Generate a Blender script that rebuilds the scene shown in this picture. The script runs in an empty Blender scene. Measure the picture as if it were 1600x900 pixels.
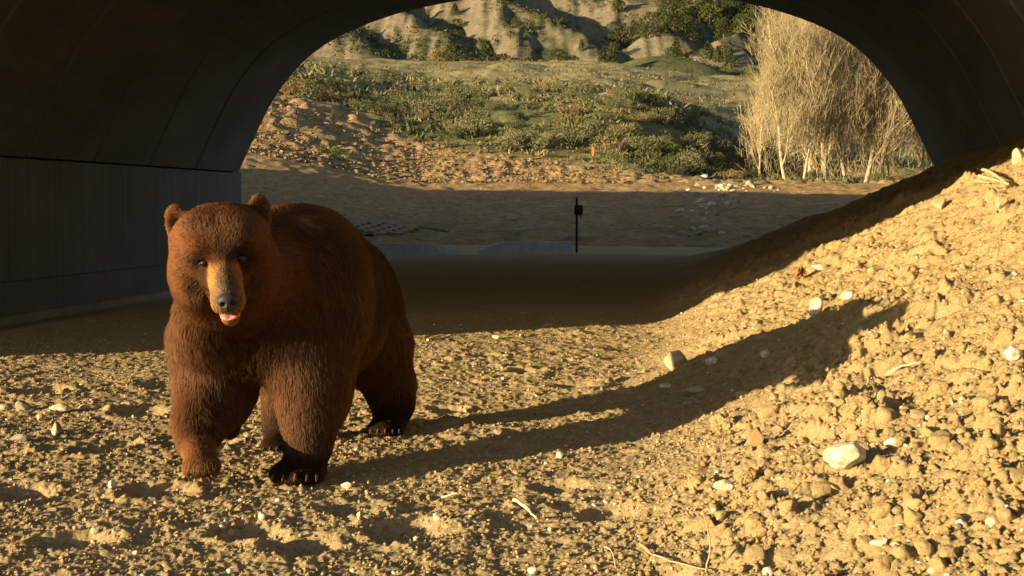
import bpy, math, random
import numpy as np
from mathutils import Vector, Matrix

R = math.radians
scene = bpy.context.scene
COL = scene.collection

# ------------------------------------------------------------------ camera, world, sun, exposure
F = 2000.0 / 1600.0                 # focal length in picture widths
YAW = math.atan(320 / 2000.0)       # the tunnel runs along +Y, the camera looks a little left of it
PITCH = math.atan(130 / 2000.0)
CAM_H = 0.95
cam_data = bpy.data.cameras.new('camera')
cam = bpy.data.objects.new('camera', cam_data)
COL.objects.link(cam)
cam.location = (0, 0, CAM_H)
cam.rotation_euler = (math.pi / 2 - PITCH, 0, YAW)
cam_data.sensor_width = 36
cam_data.lens = 36 * F
cam_data.clip_start = 0.05
cam_data.clip_end = 6000
scene.camera = cam

SUN_AZ = R(37.0)                    # the light travels towards +X turned this far to +Y
SUN_EL = R(8.8)
world = bpy.data.worlds.new('World')
scene.world = world
world.use_nodes = True
wn = world.node_tree
bg = wn.nodes['Background']
sky = wn.nodes.new('ShaderNodeTexSky')
sky.sky_type = 'NISHITA'
sky.sun_disc = False
sky.sun_elevation = SUN_EL
sky.sun_rotation = math.atan2(-math.cos(SUN_AZ), -math.sin(SUN_AZ)) % (2 * math.pi)
sky.air_density = 1.0
sky.dust_density = 2.5
sky.ozone_density = 0.2
sky.altitude = 1800
wn.links.new(sky.outputs[0], bg.inputs[0])
bg.inputs[1].default_value = 0.060
sun_data = bpy.data.lights.new('sun', 'SUN')
sun_data.energy = 5.0
sun_data.angle = R(0.5)
sun_data.color = (1.0, 0.77, 0.44)
sun = bpy.data.objects.new('sun', sun_data)
COL.objects.link(sun)
SUN_DIR = Vector((math.cos(SUN_AZ) * math.cos(SUN_EL), math.sin(SUN_AZ) * math.cos(SUN_EL), -math.sin(SUN_EL)))
sun.rotation_euler = SUN_DIR.to_track_quat('-Z', 'Y').to_euler()
sun.location = (-20, -20, 20)
scene.view_settings.view_transform = 'Standard'
scene.view_settings.look = 'None'
scene.view_settings.exposure = 1.48
scene.view_settings.gamma = 1.0
try:
    scene.cycles.use_denoising = True
    scene.cycles_curves.shape = 'RIBBONS'
except Exception:
    pass

# ------------------------------------------------------------------ helpers
CY, SY = math.cos(YAW), math.sin(YAW)

def c2w(X, Z):
    """camera-side right / depth to world x, y"""
    return X * CY - Z * SY, X * SY + Z * CY

def w2c(x, y):
    return x * CY + y * SY, -x * SY + y * CY

CP, SP = math.cos(PITCH), math.sin(PITCH)

def ray(px, py):
    a = (px - 800) / 2000.0
    b = -(py - 450) / 2000.0
    z = CP * 1.0 + SP * b          # depth, horizontal
    h = -SP + CP * b
    x, y = c2w(a, z)
    return np.array([x, y, h])

def tag(o, label=None, cat=None, group=None, kind=None):
    if label: o['label'] = label
    if cat: o['category'] = cat
    if group: o['group'] = group
    if kind: o['kind'] = kind
    return o

def empty(name, loc=(0, 0, 0), rz=0.0):
    o = bpy.data.objects.new(name, None)
    o.empty_display_size = 0.1
    o.location = loc
    o.rotation_euler = (0, 0, rz)
    COL.objects.link(o)
    return o

def mesh_np(name, V, faces, smooth=True):
    """faces: list of int arrays (n,3) or (n,4)"""
    if not isinstance(faces, (list, tuple)):
        faces = [faces]
    faces = [np.asarray(f, dtype=np.int32) for f in faces if len(f)]
    me = bpy.data.meshes.new(name)
    V = np.asarray(V, dtype=np.float32)
    me.vertices.add(len(V))
    me.vertices.foreach_set('co', V.ravel())
    nl = sum(f.size for f in faces)
    nf = sum(len(f) for f in faces)
    me.loops.add(nl)
    me.polygons.add(nf)
    me.loops.foreach_set('vertex_index', np.concatenate([f.ravel() for f in faces]))
    sizes = np.concatenate([np.full(len(f), f.shape[1], np.int32) for f in faces])
    starts = np.concatenate([[0], np.cumsum(sizes)[:-1]]).astype(np.int32)
    me.polygons.foreach_set('loop_start', starts)
    me.update(calc_edges=True)
    me.polygons.foreach_set('use_smooth', np.full(nf, smooth))
    return me

def add_attr(me, name, data):
    data = np.asarray(data, dtype=np.float32)
    if data.ndim == 1:
        a = me.attributes.new(name, 'FLOAT', 'POINT')
        a.data.foreach_set('value', data)
    else:
        a = me.attributes.new(name, 'FLOAT_COLOR', 'POINT')
        if data.shape[1] == 3:
            data = np.concatenate([data, np.ones((len(data), 1), np.float32)], 1)
        a.data.foreach_set('color', data.ravel())

def link(name, me, mat=None, parent=None):
    o = bpy.data.objects.new(name, me)
    if mat and not me.materials:
        me.materials.append(mat)
    COL.objects.link(o)
    if parent: o.parent = parent
    return o

class MB:
    """collects pieces into one mesh"""
    def __init__(s):
        s.V, s.F3, s.F4, s.n = [], [], [], 0
    def add(s, V, F):
        V = np.asarray(V, float); F = np.asarray(F, np.int64)
        (s.F3 if F.shape[1] == 3 else s.F4).append(F + s.n)
        s.V.append(V); s.n += len(V)
    def box(s, lo, hi):
        x0, y0, z0 = lo; x1, y1, z1 = hi
        V = [(x0,y0,z0),(x1,y0,z0),(x1,y1,z0),(x0,y1,z0),(x0,y0,z1),(x1,y0,z1),(x1,y1,z1),(x0,y1,z1)]
        s.add(V, [(0,3,2,1),(4,5,6,7),(0,1,5,4),(1,2,6,5),(2,3,7,6),(3,0,4,7)])
    def tube(s, pts, rad, n=6, cap=True):
        pts = np.asarray(pts, float); rad = np.broadcast_to(np.asarray(rad, float), (len(pts),))
        d = np.gradient(pts, axis=0); d /= np.linalg.norm(d, axis=1, keepdims=True) + 1e-9
        up = np.array([0, 0, 1.0]) if abs(d[0, 2]) < 0.9 else np.array([1.0, 0, 0])
        a = np.cross(d, up); a /= np.linalg.norm(a, axis=1, keepdims=True) + 1e-9
        b = np.cross(d, a)
        t = np.arange(n) * 2 * math.pi / n
        ring = pts[:, None] + rad[:, None, None] * (np.cos(t)[None, :, None] * a[:, None] + np.sin(t)[None, :, None] * b[:, None])
        V = ring.reshape(-1, 3)
        m = len(pts)
        i = np.arange(m - 1)[:, None] * n; j = np.arange(n)[None]
        k = (j + 1) % n
        Fq = np.stack([i + j, i + k, i + n + k, i + n + j], -1).reshape(-1, 4)
        s.add(V, Fq[:, ::-1])
        if cap:
            s.add(np.concatenate([V[:n], pts[:1]]), [(q, (q + 1) % n, n) for q in range(n)])
            s.add(np.concatenate([V[-n:], pts[-1:]]), [((q + 1) % n, q, n) for q in range(n)])
    def mesh(s, name, smooth=False):
        return mesh_np(name, np.concatenate(s.V), [np.concatenate(s.F3) if s.F3 else [], np.concatenate(s.F4) if s.F4 else []], smooth)

# ---- numpy noise
def _h(i, j, k, seed):
    with np.errstate(over='ignore'):
        x = (i.astype(np.uint32) * np.uint32(374761393)) ^ (j.astype(np.uint32) * np.uint32(668265263)) ^ (k.astype(np.uint32) * np.uint32(2147483647 - 58)) ^ np.uint32((seed * 2654435761) & 0xffffffff)
        x = (x ^ (x >> np.uint32(13))) * np.uint32(1274126177)
        x = (x ^ (x >> np.uint32(16))) * np.uint32(2246822519)
        x = x ^ (x >> np.uint32(15))
    return (x & np.uint32(0xffffff)).astype(np.float32) / np.float32(0xffffff)

def vnoise(x, y, seed=0, z=None):
    x = np.asarray(x, np.float64); y = np.asarray(y, np.float64)
    xi = np.floor(x).astype(np.int64); yi = np.floor(y).astype(np.int64)
    fx = (x - xi); fy = (y - yi)
    fx = fx * fx * fx * (fx * (fx * 6 - 15) + 10); fy = fy * fy * fy * (fy * (fy * 6 - 15) + 10)
    if z is None:
        zz = np.zeros_like(xi)
        a = _h(xi, yi, zz, seed); b = _h(xi + 1, yi, zz, seed)
        c = _h(xi, yi + 1, zz, seed); d = _h(xi + 1, yi + 1, zz, seed)
        return ((a * (1 - fx) + b * fx) * (1 - fy) + (c * (1 - fx) + d * fx) * fy) * 2 - 1
    z = np.asarray(z, np.float64)
    zi = np.floor(z).astype(np.int64); fz = z - zi; fz = fz * fz * (3 - 2 * fz)
    r = 0
    for dz in (0, 1):
        a = _h(xi, yi, zi + dz, seed); b = _h(xi + 1, yi, zi + dz, seed)
        c = _h(xi, yi + 1, zi + dz, seed); d = _h(xi + 1, yi + 1, zi + dz, seed)
        v = (a * (1 - fx) + b * fx) * (1 - fy) + (c * (1 - fx) + d * fx) * fy
        r = r + v * (fz if dz else 1 - fz)
    return r * 2 - 1

def fbm(x, y, seed=0, oct=4, z=None, gain=0.5):
    r = 0; a = 1.0; t = 0; f = 1.0
    for o in range(oct):
        r = r + a * vnoise(x * f, y * f, seed + o * 17, None if z is None else z * f)
        t += a; a *= gain; f *= 2.03
    return r / t

def ridged(x, y, seed=0, oct=4):
    r = 0; a = 1.0; t = 0; f = 1.0
    for o in range(oct):
        r = r + a * (1 - np.abs(vnoise(x * f, y * f, seed + o * 17)))
        t += a; a *= 0.5; f *= 2.1
    return r / t

def clods(x, y, cell, prob, seed, sharp=0.55):
    """scattered rounded lumps, height 0..1 in units of the cell"""
    wx = x / cell + 0.35 * vnoise(x / cell * 2.2, y / cell * 2.2, seed + 5)
    wy = y / cell + 0.35 * vnoise(x / cell * 2.2, y / cell * 2.2, seed + 6)
    xi = np.floor(wx).astype(np.int64); yi = np.floor(wy).astype(np.int64)
    best = np.zeros_like(wx, dtype=np.float32)
    zz = np.zeros_like(xi)
    for dx in (-1, 0, 1):
        for dy in (-1, 0, 1):
            a, b = xi + dx, yi + dy
            cx = a + _h(a, b, zz, seed); cy = b + _h(a, b, zz + 1, seed)
            rr = 0.28 + 0.42 * _h(a, b, zz + 2, seed)
            on = _h(a, b, zz + 3, seed) < prob
            d2 = ((wx - cx) ** 2 + (wy - cy) ** 2) / (rr * rr)
            v = np.where(on & (d2 < 1), rr * np.power(np.maximum(1 - d2, 0), sharp), 0)
            best = np.maximum(best, v)
    return best

def sst(a, b, x):
    t = np.clip((x - a) / (b - a), 0, 1)
    return t * t * (3 - 2 * t)

# ---- material helper
class NT:
    def __init__(s, name, rough=0.95, spec=0.15):
        s.m = bpy.data.materials.new(name); s.m.use_nodes = True
        s.t = s.m.node_tree; s.b = s.t.nodes['Principled BSDF']
        s.b.inputs['Roughness'].default_value = rough
        s.b.inputs['Specular IOR Level'].default_value = spec
    def n(s, typ, **kw):
        n = s.t.nodes.new(typ)
        for k, v in kw.items():
            if k.startswith('i_'):
                key = k[2:]
                key = int(key) if key.isdigit() else key.replace('_', ' ')
                n.inputs[key].default_value = v
            else: setattr(n, k, v)
        return n
    def l(s, a, b): s.t.links.new(a, b)
    def pos(s, scale=(1, 1, 1), obj=True):
        tc = s.n('ShaderNodeTexCoord'); mp = s.n('ShaderNodeMapping')
        mp.inputs['Scale'].default_value = scale
        s.l(tc.outputs['Object'] if obj else tc.outputs['Generated'], mp.inputs[0])
        return mp.outputs[0]
    def noise(s, vec, scale, detail=4, rough=0.6):
        n = s.n('ShaderNodeTexNoise'); n.inputs['Scale'].default_value = scale
        n.inputs['Detail'].default_value = detail; n.inputs['Roughness'].default_value = rough
        if vec: s.l(vec, n.inputs['Vector'])
        return n.outputs[0]
    def ramp(s, fac, stops):
        r = s.n('ShaderNodeValToRGB'); e = r.color_ramp.elements
        while len(e) < len(stops): e.new(0.5)
        for q, (p, c) in zip(e, stops):
            q.position = p; q.color = (*c, 1) if len(c) == 3 else c
        s.l(fac, r.inputs[0])
        return r.outputs[0]
    def mix(s, fac, a, b, typ='MIX'):
        m = s.n('ShaderNodeMix', data_type='RGBA', blend_type=typ)
        for v, k in ((fac, 0), (a, 6), (b, 7)):
            if hasattr(v, 'links'): s.l(v, m.inputs[k])
            else: m.inputs[k].default_value = v if k == 0 else ((*v, 1) if len(v) == 3 else v)
        return m.outputs[2]
    def bump(s, h, strength=0.5, dist=0.01, prev=None):
        b = s.n('ShaderNodeBump'); b.inputs['Strength'].default_value = strength; b.inputs['Distance'].default_value = dist
        s.l(h, b.inputs['Height'])
        if prev: s.l(prev, b.inputs['Normal'])
        return b.outputs[0]
    def out(s, col=None, nor=None):
        if col is not None:
            if hasattr(col, 'links'): s.l(col, s.b.inputs['Base Color'])
            else: s.b.inputs['Base Color'].default_value = (*col, 1)
        if nor is not None: s.l(nor, s.b.inputs['Normal'])
        return s.m

def mat_soil(name, dark, mid, light, scale=1.0, bump=0.5, light2=None, dug=None):
    t = NT(name)
    p = t.n('ShaderNodeNewGeometry').outputs['Position']
    big = t.noise(p, 1.3 * scale, 5, 0.65)
    fine = t.noise(p, 48 * scale, 8, 0.8)
    c = t.ramp(big, [(0.3, dark), (0.52, mid), (0.75, light)])
    c2 = t.ramp(fine, [(0.34, tuple(0.50 * v for v in mid)), (0.5, mid), (0.64, tuple(1.25 * v for v in light))])
    c = t.mix(0.6, c, c2)
    if light2:                       # fresh dug soil of the heap is yellower than the trodden floor
        d = t.ramp(fine, [(0.34, tuple(0.62 * v for v in light2)), (0.62, tuple(1.18 * v for v in light2))])
        d = t.mix(0.35, d, t.ramp(big, [(0.35, tuple(0.8 * v for v in light2)), (0.7, light2)]))
        if dug is None:
            at = t.n('ShaderNodeAttribute', attribute_name='dug'); c = t.mix(at.outputs['Fac'], c, d)
        else: c = t.mix(dug, c, d)
    v = t.n('ShaderNodeTexVoronoi'); v.inputs['Scale'].default_value = 90 * scale; t.l(p, v.inputs['Vector'])
    spk = t.ramp(v.outputs['Color'], [(0.86, (0, 0, 0)), (0.92, (.8, .8, .8))])
    dd = t.ramp(v.outputs['Distance'], [(0.20, (1, 1, 1)), (0.36, (0, 0, 0))])
    k = t.mix(1.0, spk, dd, 'MULTIPLY')
    c = t.mix(k, c, tuple(min(0.62, 1.5 * v_) for v_ in light))
    n1 = t.bump(t.noise(p, 45 * scale, 6, 0.75), bump, 0.022 / scale)
    n2 = t.bump(t.noise(p, 150 * scale, 5, 0.7), bump, 0.007 / scale, n1)
    return t.out(c, n2)

def mat_attr(name, noise_scale=20, amt=0.35, bump=0.4, bdist=0.05, rough=0.95):
    t = NT(name, rough); p = t.pos()
    a = t.n('ShaderNodeAttribute', attribute_name='col')
    f = t.noise(p, noise_scale, 6, 0.7)
    k = t.ramp(f, [(0.25, (1 - amt,) * 3), (0.75, (1 + amt,) * 3)])
    c = t.mix(1.0, a.outputs['Color'], k, 'MULTIPLY')
    return t.out(c, t.bump(f, bump, bdist))

def mat_rock(name, a, b, scale=12, bump=0.5, bd=0.004):
    t = NT(name, 0.9, 0.25); p = t.pos()
    oi = t.n('ShaderNodeObjectInfo')
    f = t.noise(p, scale, 6, 0.7)
    c = t.ramp(f, [(0.3, a), (0.7, b)])
    k = t.ramp(oi.outputs['Random'], [(0.0, (0.75, 0.74, 0.72)), (1.0, (1.15, 1.13, 1.1))])
    c = t.mix(1.0, c, k, 'MULTIPLY')
    return t.out(c, t.bump(t.noise(p, scale * 3, 6, 0.7), bump, bd))

M = {}
M['soil'] = mat_soil('bare_soil', (0.34, 0.255, 0.135), (0.45, 0.34, 0.18), (0.52, 0.40, 0.225), bump=.8, light2=(0.47, 0.345, 0.165))
M['mound'] = M['soil']
M['clod'] = mat_soil('clod_soil', (0.34, 0.255, 0.135), (0.45, 0.34, 0.18), (0.52, 0.40, 0.225), bump=.8, light2=(0.47, 0.345, 0.165), dug=1.0)
M['crumb'] = mat_soil('crumb_soil', (0.25, 0.19, 0.10), (0.36, 0.27, 0.145), (0.44, 0.335, 0.19), bump=.6, light2=(0.47, 0.345, 0.165), dug=.3)
M['clod_small'] = M['clod']
def mat_dirty(name, a, b, dirt, amount):
    t = NT(name, 0.9, 0.2); p = t.pos(); w = t.n('ShaderNodeNewGeometry').outputs['Position']
    c = t.ramp(t.noise(p, 9, 6, 0.7), [(0.3, a), (0.7, b)])
    f = t.noise(w, 22, 6, 0.72)
    c = t.mix(t.ramp(f, [(amount - .05, (1, 1, 1)), (amount + .10, (0, 0, 0))]), c, dirt)
    return t.out(c, t.bump(t.noise(w, 60, 6, 0.75), 0.6, 0.008))
M['white_rock'] = mat_dirty('pale_stone', (0.50, 0.45, 0.36), (0.78, 0.74, 0.66), (0.46, 0.34, 0.17), .46)
M['tan_rock'] = mat_rock('tan_stone', (0.30, 0.23, 0.14), (0.52, 0.43, 0.29), 10, 0.5)
M['brown_rock'] = mat_rock('brown_stone', (0.24, 0.13, 0.06), (0.36, 0.21, 0.10), 10, 0.4)
M['grey_rock'] = mat_rock('grey_stone', (0.22, 0.185, 0.135), (0.36, 0.315, 0.24), 10, 0.5)
M['terrain'] = mat_attr('terrain', 6.0, 0.55, 0.9, 0.09)
M['hill'] = mat_attr('hill_side', 0.6, 0.35, 0.7, 0.8)

# ------------------------------------------------------------------ terrain shape
S0, S1 = 4.4, 22.35                  # near and far end of the arch along the tunnel
UL, UR = -8.7, 3.6                  # inner faces of the two side walls
UC = 0.5 * (UL + UR)

def mound_w(x, y):
    """height of the loose dirt heap above the floor, without lumps"""
    toe = -0.28 - 0.22 * sst(6, 10.5, y) + 0.10 * vnoise(y * 0.7, x * 0, 3) + 0.10 * vnoise(y * 2.1, x * 1.1, 4)
    q = x - toe
    h = 0.5 * (np.sqrt(q * q + 0.03) + q)
    prof = 0.40 * h + 0.16 * np.maximum(x - 1.3, 0) * sst(15.5, 9.0, y) * sst(3.0, 6.5, y) + 0.05 * np.maximum(x - 2.6, 0)
    prof = np.minimum(prof, 2.15 + 0.1 * vnoise(x, y, 9))
    end = sst(23.5, 19.0, y) * sst(-8, -2, y)
    return prof * end * (1 - sst(5.5, 9, x) * sst(1.5, -1.5, y) * 0.8)

def base_near(x, y):
    d = -0.50 * sst(-5.0, -7.6, x) * sst(-6, 3, y) * sst(26.5, 22.5, y)
    und = 0.03 * fbm(x * 0.45, y * 0.45, 11, 3)
    return d + und + 0.08 * sst(16, 23, y) * sst(-7.5, -5, x)

def apron(X, Z):
    """beyond the far end: bare slope, rim, bank, bench and hills (camera-side coordinates)"""
    a = X / np.maximum(Z, 1)                        # picture column
    left = sst(-0.06, -0.22, a)
    rise = sst(24.5, 41, Z) * 0.35 + np.clip((Z - 25) / 16, 0, 1) * 0.65
    h = (1.60 + 0.95 * left) * rise * sst(23.6, 26, Z)
    bank = (.55 * sst(42, 62, Z) + .45 * np.clip((Z - 41) / 20, 0, 1)) * (3.45 * sst(0.21, 0.07, a) + 0.55)
    bank = bank + left * sst(42.5, 54, Z) * 0.5
    bench = np.maximum(Z - 60, 0) * 0.112 + np.maximum(Z - 64, 0) * 0.012 * sst(0.1, 0.25, a)
    und = (fbm(X * 0.09, Z * 0.09, 21, 4) * 1.25) * sst(44, 70, Z) + fbm(X * 0.02, Z * 0.02, 22, 3) * 2.2 * sst(90, 200, Z)
    return h + bank + bench + und

def seg(X, Z, p, q):
    (x0, z0, h0), (x1, z1, h1) = p, q
    dx, dz = x1 - x0, z1 - z0
    t = np.clip(((X - x0) * dx + (Z - z0) * dz) / (dx * dx + dz * dz), 0, 1)
    return np.hypot(X - x0 - t * dx, Z - z0 - t * dz), h0 + t * (h1 - h0)

def pxp(px, py, Z):
    return ((px - 800) / 2000.0 * Z, Z, CAM_H + (320 - py) / 2000.0 * Z)

RIDGES = [
    ([pxp(690, -60, 480), pxp(735, 0, 440), pxp(850, 40, 400), pxp(905, 68, 378), pxp(965, 112, 345)], 0.62),
    ([pxp(770, 8, 430), pxp(800, 55, 385), pxp(815, 95, 360)], 0.75),
    ([pxp(520, -60, 480), pxp(600, 20, 420), pxp(680, 60, 385), pxp(720, 98, 355)], 0.60),
    ([pxp(420, -20, 440), pxp(520, 50, 390), pxp(590, 95, 352)], 0.5),
    ([pxp(1230, -80, 520), pxp(1120, -10, 460), pxp(1060, 30, 410), pxp(1030, 62, 378)], 0.70),
    ([pxp(1010, -60, 540), pxp(985, -5, 490), pxp(960, 40, 440)], 0.75),
    ([pxp(1330, -60, 500), pxp(1200, 30, 410), pxp(1130, 78, 365)], 0.6),
    ([pxp(1500, -20, 470), pxp(1390, 60, 390)], 0.5),
    ([pxp(250, -60, 470), pxp(330, 60, 370)], 0.5),
]

def hills(X, Z):
    base = 34.0 + 0.09 * (Z - 330) + 0.45 * np.maximum(Z - 405 + 25 * fbm(X * .02, Z * .02, 33, 2), 0)
    h = np.where(Z > 330, base, -1e3) + 4 * fbm(X * 0.012, Z * 0.012, 31, 3) * sst(330, 420, Z)
    gl = ridged(X * 0.035, Z * 0.012, 41, 4)
    for pts, sl in RIDGES:
        hr = np.full(X.shape, -1e4)
        for p, q in zip(pts[:-1], pts[1:]):
            d, hh = seg(X, Z, p, q)
            d = d + 0.0
            v = hh - sl * (np.sqrt(d * d + 9) - 3) * (1.0 + 0.35 * (gl - 0.7)) 
            hr = np.maximum(hr, v)
        k = 3.0
        m = np.maximum(h, hr)
        h = m + k * np.exp(-np.abs(np.clip(h - hr, -60, 60)) / k) * 0.35
    # the smooth green knoll in front
    kx, kz, kh = pxp(1045, 84, 322)
    d2 = ((X - kx) / 24) ** 2 + ((Z - kz) / 26) ** 2
    h = np.maximum(h, 28.0 + 16.0 * np.exp(-d2 * 1.1))
    h = h + (gl - 0.7) * 4.5 * sst(345, 420, Z) + ridged(X * 0.13, Z * 0.05, 43, 3) * 1.4 * sst(340, 380, Z) + ridged(X * 0.30, Z * 0.03, 44, 2) * 1.5 * sst(345, 365, Z)
    return h + np.maximum(Z - 520, 0) * 0.12 - 0.00012 * np.maximum(Z - 700, 0) ** 2

def T0(x, y):
    """terrain without the small lumps"""
    X, Z = w2c(x, y)
    near = base_near(x, y) + mound_w(x, y)
    far = apron(X, np.minimum(Z, 2000))
    w = sst(22.0, 24.5, Z)
    h = near * (1 - w) + far * w
    hl = hills(X, Z)
    wh = sst(300, 345, Z)
    return np.where(Z > 300, np.maximum(h * (1 - sst(330, 360, Z)) + (1 - wh) * 0, hl * wh + (h - 6) * (1 - wh)), h)

# paw prints and boot dents pressed into the soft floor
_rs = np.random.RandomState(5)
DENTS = [(c2w((px - 800) / 2000 * 1900 / (py - 320), 1900 / (py - 320)), r) for px, py, r in
         ((150, 700, .11), (235, 770, .10), (560, 800, .10), (640, 840, .12), (330, 690, .09), (60, 610, .13), (210, 640, .12),
          (760, 700, .10), (880, 770, .11), (470, 860, .10), (380, 840, .09), (1165, 815, .10), (110, 850, .10), (700, 640, .09),
          (820, 585, .1), (760, 560, .09), (900, 610, .1), (250, 600, .12), (30, 770, .1), (960, 820, .09))]

def detail(x, y):
    """lumps: fine crumbs on the trodden floor, clods on the heap"""
    mw = sst(0.0, 0.30, mound_w(x, y) + 0.10 * vnoise(x * 2.5, y * 2.5, 59))
    r = np.hypot(x, y)
    fall = sst(26, 14, r)
    f = 0.016 * fbm(x * 1.9, y * 1.9, 51, 4) + 0.010 * fbm(x * 6.5, y * 6.5, 52, 4)
    pat = sst(-.25, .45, fbm(x * 1.3, y * 1.3, 58, 3)); rg = 1 + .5 * fbm(x * 60, y * 60, 50, 3)
    f = f + ((0.004 + 0.010 * pat) * clods(x, y, 0.036, 0.30, 53, 0.7) + 0.008 * clods(x, y, 0.019, 0.6, 54, .7) + 0.032 * clods(x, y, 0.085, 0.16, 55, 0.7) * pat) * rg
    f = f * .8 + 0.010 * fbm(x * 38, y * 38, 49, 3, None, .8) - 0.006 * sst(.15, .5, fbm(x * 11, y * 11, 48, 3))
    for (cx, cy), rad in DENTS:
        d = np.hypot(x - cx, (y - cy)) / rad * (1 + 0.3 * vnoise(x * 9, y * 9, 57))
        f = f - 0.030 * np.exp(-d ** 4) + 0.010 * np.exp(-(d - 1.3) ** 2 * 8)
    m = 0.040 * fbm(x * 1.7, y * 1.7, 61, 4) + 0.020 * fbm(x * 9, y * 9, 62, 4) + 0.016 * fbm(x * 34, y * 34, 60, 3, None, .8) - 0.018 * sst(.2, .55, fbm(x * 10, y * 10, 47, 3))
    pa_ = sst(-.2, .4, fbm(x * 1.6, y * 1.6, 68, 3))
    m = m + (0.075 * clods(x, y, 0.21, 0.16, 63, 0.5) + 0.045 * clods(x, y, 0.11, 0.26, 64, 0.5) \
          + (0.010 + 0.020 * pa_) * clods(x, y, 0.05, 0.42, 65, 0.5) + 0.012 * clods(x, y, 0.024, 0.5, 66)) * rg
    return (f * (1 - mw) + m * mw) * fall

def T(x, y):
    x = np.atleast_1d(np.asarray(x, float)); y = np.atleast_1d(np.asarray(y, float))
    return T0(x, y) + detail(x, y)

def hit(px, py, far=30.0, lumps=True):
    """where the view ray through a picture point meets the terrain"""
    d = ray(px, py)
    t = np.geomspace(1.2, far, 2500)
    P = d[None] * t[:, None]
    g = (T if lumps else T0)(P[:, 0], P[:, 1])
    k = np.nonzero(P[:, 2] + CAM_H <= g)[0]
    if len(k) == 0: return None
    k = k[0]
    return Vector((P[k, 0], P[k, 1], g[k])), t[k]

def polar(th, rad):
    TH, RD = np.meshgrid(th, rad)
    x, y = c2w(RD * np.sin(TH), RD * np.cos(TH))
    return x, y

def grid_faces(nr, nc, wrap):
    i = np.arange(nr - 1)[:, None] * nc
    j = np.arange(nc if wrap else nc - 1)[None]
    k = (j + 1) % nc
    return np.stack([i + j, i + k, i + nc + k, i + nc + j], -1).reshape(-1, 4)

def split(V, Fq, mask, attrs):
    """sub-mesh of the faces in mask"""
    f = Fq[mask]
    u, inv = np.unique(f, return_inverse=True)
    return V[u], inv.reshape(f.shape), [a[u] for a in attrs]

dense = np.linspace(R(-23), R(23), 610)
mid = np.linspace(R(23), R(46), 60)[1:]
th = np.concatenate([dense, mid, np.linspace(R(46), R(314), 46)[1:-1], 2 * math.pi - mid[::-1]])
rad = np.concatenate([np.linspace(0.05, 1.9, 14), np.geomspace(2.0, 11.5, 800), np.geomspace(11.6, 26.5, 130)])
x, y = polar(th, rad)
z = T(x.ravel(), y.ravel())
V = np.stack([x.ravel(), y.ravel(), z], 1)
Fq = grid_faces(len(rad), len(th), True)
mw_ = mound_w(V[:, 0], V[:, 1])
dug = sst(-0.02, 0.35, mw_ + 0.12 * fbm(V[:, 0] * 2.2, V[:, 1] * 2.2, 67, 3))
mc = mw_[Fq].mean(1)
mm = (mc > 0.03)
for nm, msk, mt in (('ground', ~mm, M['soil']), ('dirt_mound', mm, M['mound'])):
    v, f, at = split(V, Fq, msk, [dug])
    me = mesh_np(nm, v, f); add_attr(me, 'dug', at[0])
    tag(link(nm, me, mt), kind='structure')

def veg_line(px):
    """distance at which plants take over from bare soil, by direction"""
    return np.interp(px, [380, 540, 620, 720, 830, 920, 1020, 1150, 1300], [55.5, 54.5, 51, 49, 47.5, 46.2, 45.4, 45, 44.5])

# far sheets with their own colour attribute (bare soil / dry grass / sage green / pale badland clay)
def far_cols(x, y, h):
    X, Z = w2c(x, y)
    a = X / np.maximum(Z, 1)
    n1 = fbm(X * 0.25, Z * 0.25, 71, 4); n2 = fbm(X * 0.06, Z * 0.06, 72, 4)
    soil = np.array([0.335, 0.215, 0.098]); loose = np.array([0.33, 0.225, 0.115])
    grass = np.array([0.19, 0.17, 0.075]); straw = np.array([0.33, 0.28, 0.15]); green = np.array([0.115, 0.125, 0.05])
    c = np.broadcast_to(soil, x.shape + (3,)).copy()
    def lay(col, w):
        nonlocal c
        w = w[..., None]; c = c * (1 - w) + col * w
    lay(np.array([.19, .125, .06]), sst(-.05, .5, fbm(X * 2.0, Z * 1.6, 73, 4)) * .6)
    lay(np.array([.42, .33, .19]), sst(.1, .5, fbm(X * 2.6, Z * 2.0, 74, 4)) * .5)
    lay(np.array([.40, .27, .12]), sst(29, 41, Z) * .6)
    lay(loose, sst(39, 43, Z) * .6)
    veg = sst(-1.0, 1.2, Z - veg_line(800 + 2000 * a) + 2.2 * n1)
    lay(grass, veg)
    lay(straw, veg * sst(-0.05, 0.35, n1 + 0.3 * n2))
    lay(green, veg * sst(0.0, 0.4, -n1 - 0.2 * n2) * 0.8)
    lay(straw, sst(64, 80, Z) * sst(-0.25, 0.25, n2 + 0.35) * 0.75)
    lay(green, sst(64, 80, Z) * sst(0.05, 0.45, n1) * 0.7)
    return c

dense2 = np.linspace(R(-24.5), R(24.5), 420)
th2 = np.concatenate([dense2, np.linspace(R(24.5), R(360 - 24.5), 62)[1:-1]])
rad2 = np.concatenate([np.linspace(25.6, 75, 230), np.linspace(76, 322, 110)])
x, y = polar(th2, rad2)
z = T0(x.ravel(), y.ravel())
X, Z = w2c(x.ravel(), y.ravel())
z = z + (0.07 * clods(X, Z, 0.5, 0.4, 81) + .05 * fbm(X * 2.2, Z * 2.2, 85, 4)) * sst(46, 40, Z) + 0.30 * clods(X, Z, 1.5, 0.55, 82, 0.7) * sst(47, 52, Z) * sst(330, 80, Z) \
      + (0.20 * clods(X, Z, 0.55, 0.4, 83, .4) + .10 * clods(X, Z, .24, .5, 84, .5)) * sst(1.0, -1.0, Z - veg_line(800 + 2000 * X / np.maximum(Z, 1))) * sst(40.5, 42, Z)
V = np.stack([x.ravel(), y.ravel(), z], 1)
V[:len(th2), 2] -= 0.5; V[len(th2):4 * len(th2), 2] -= 0.06
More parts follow.
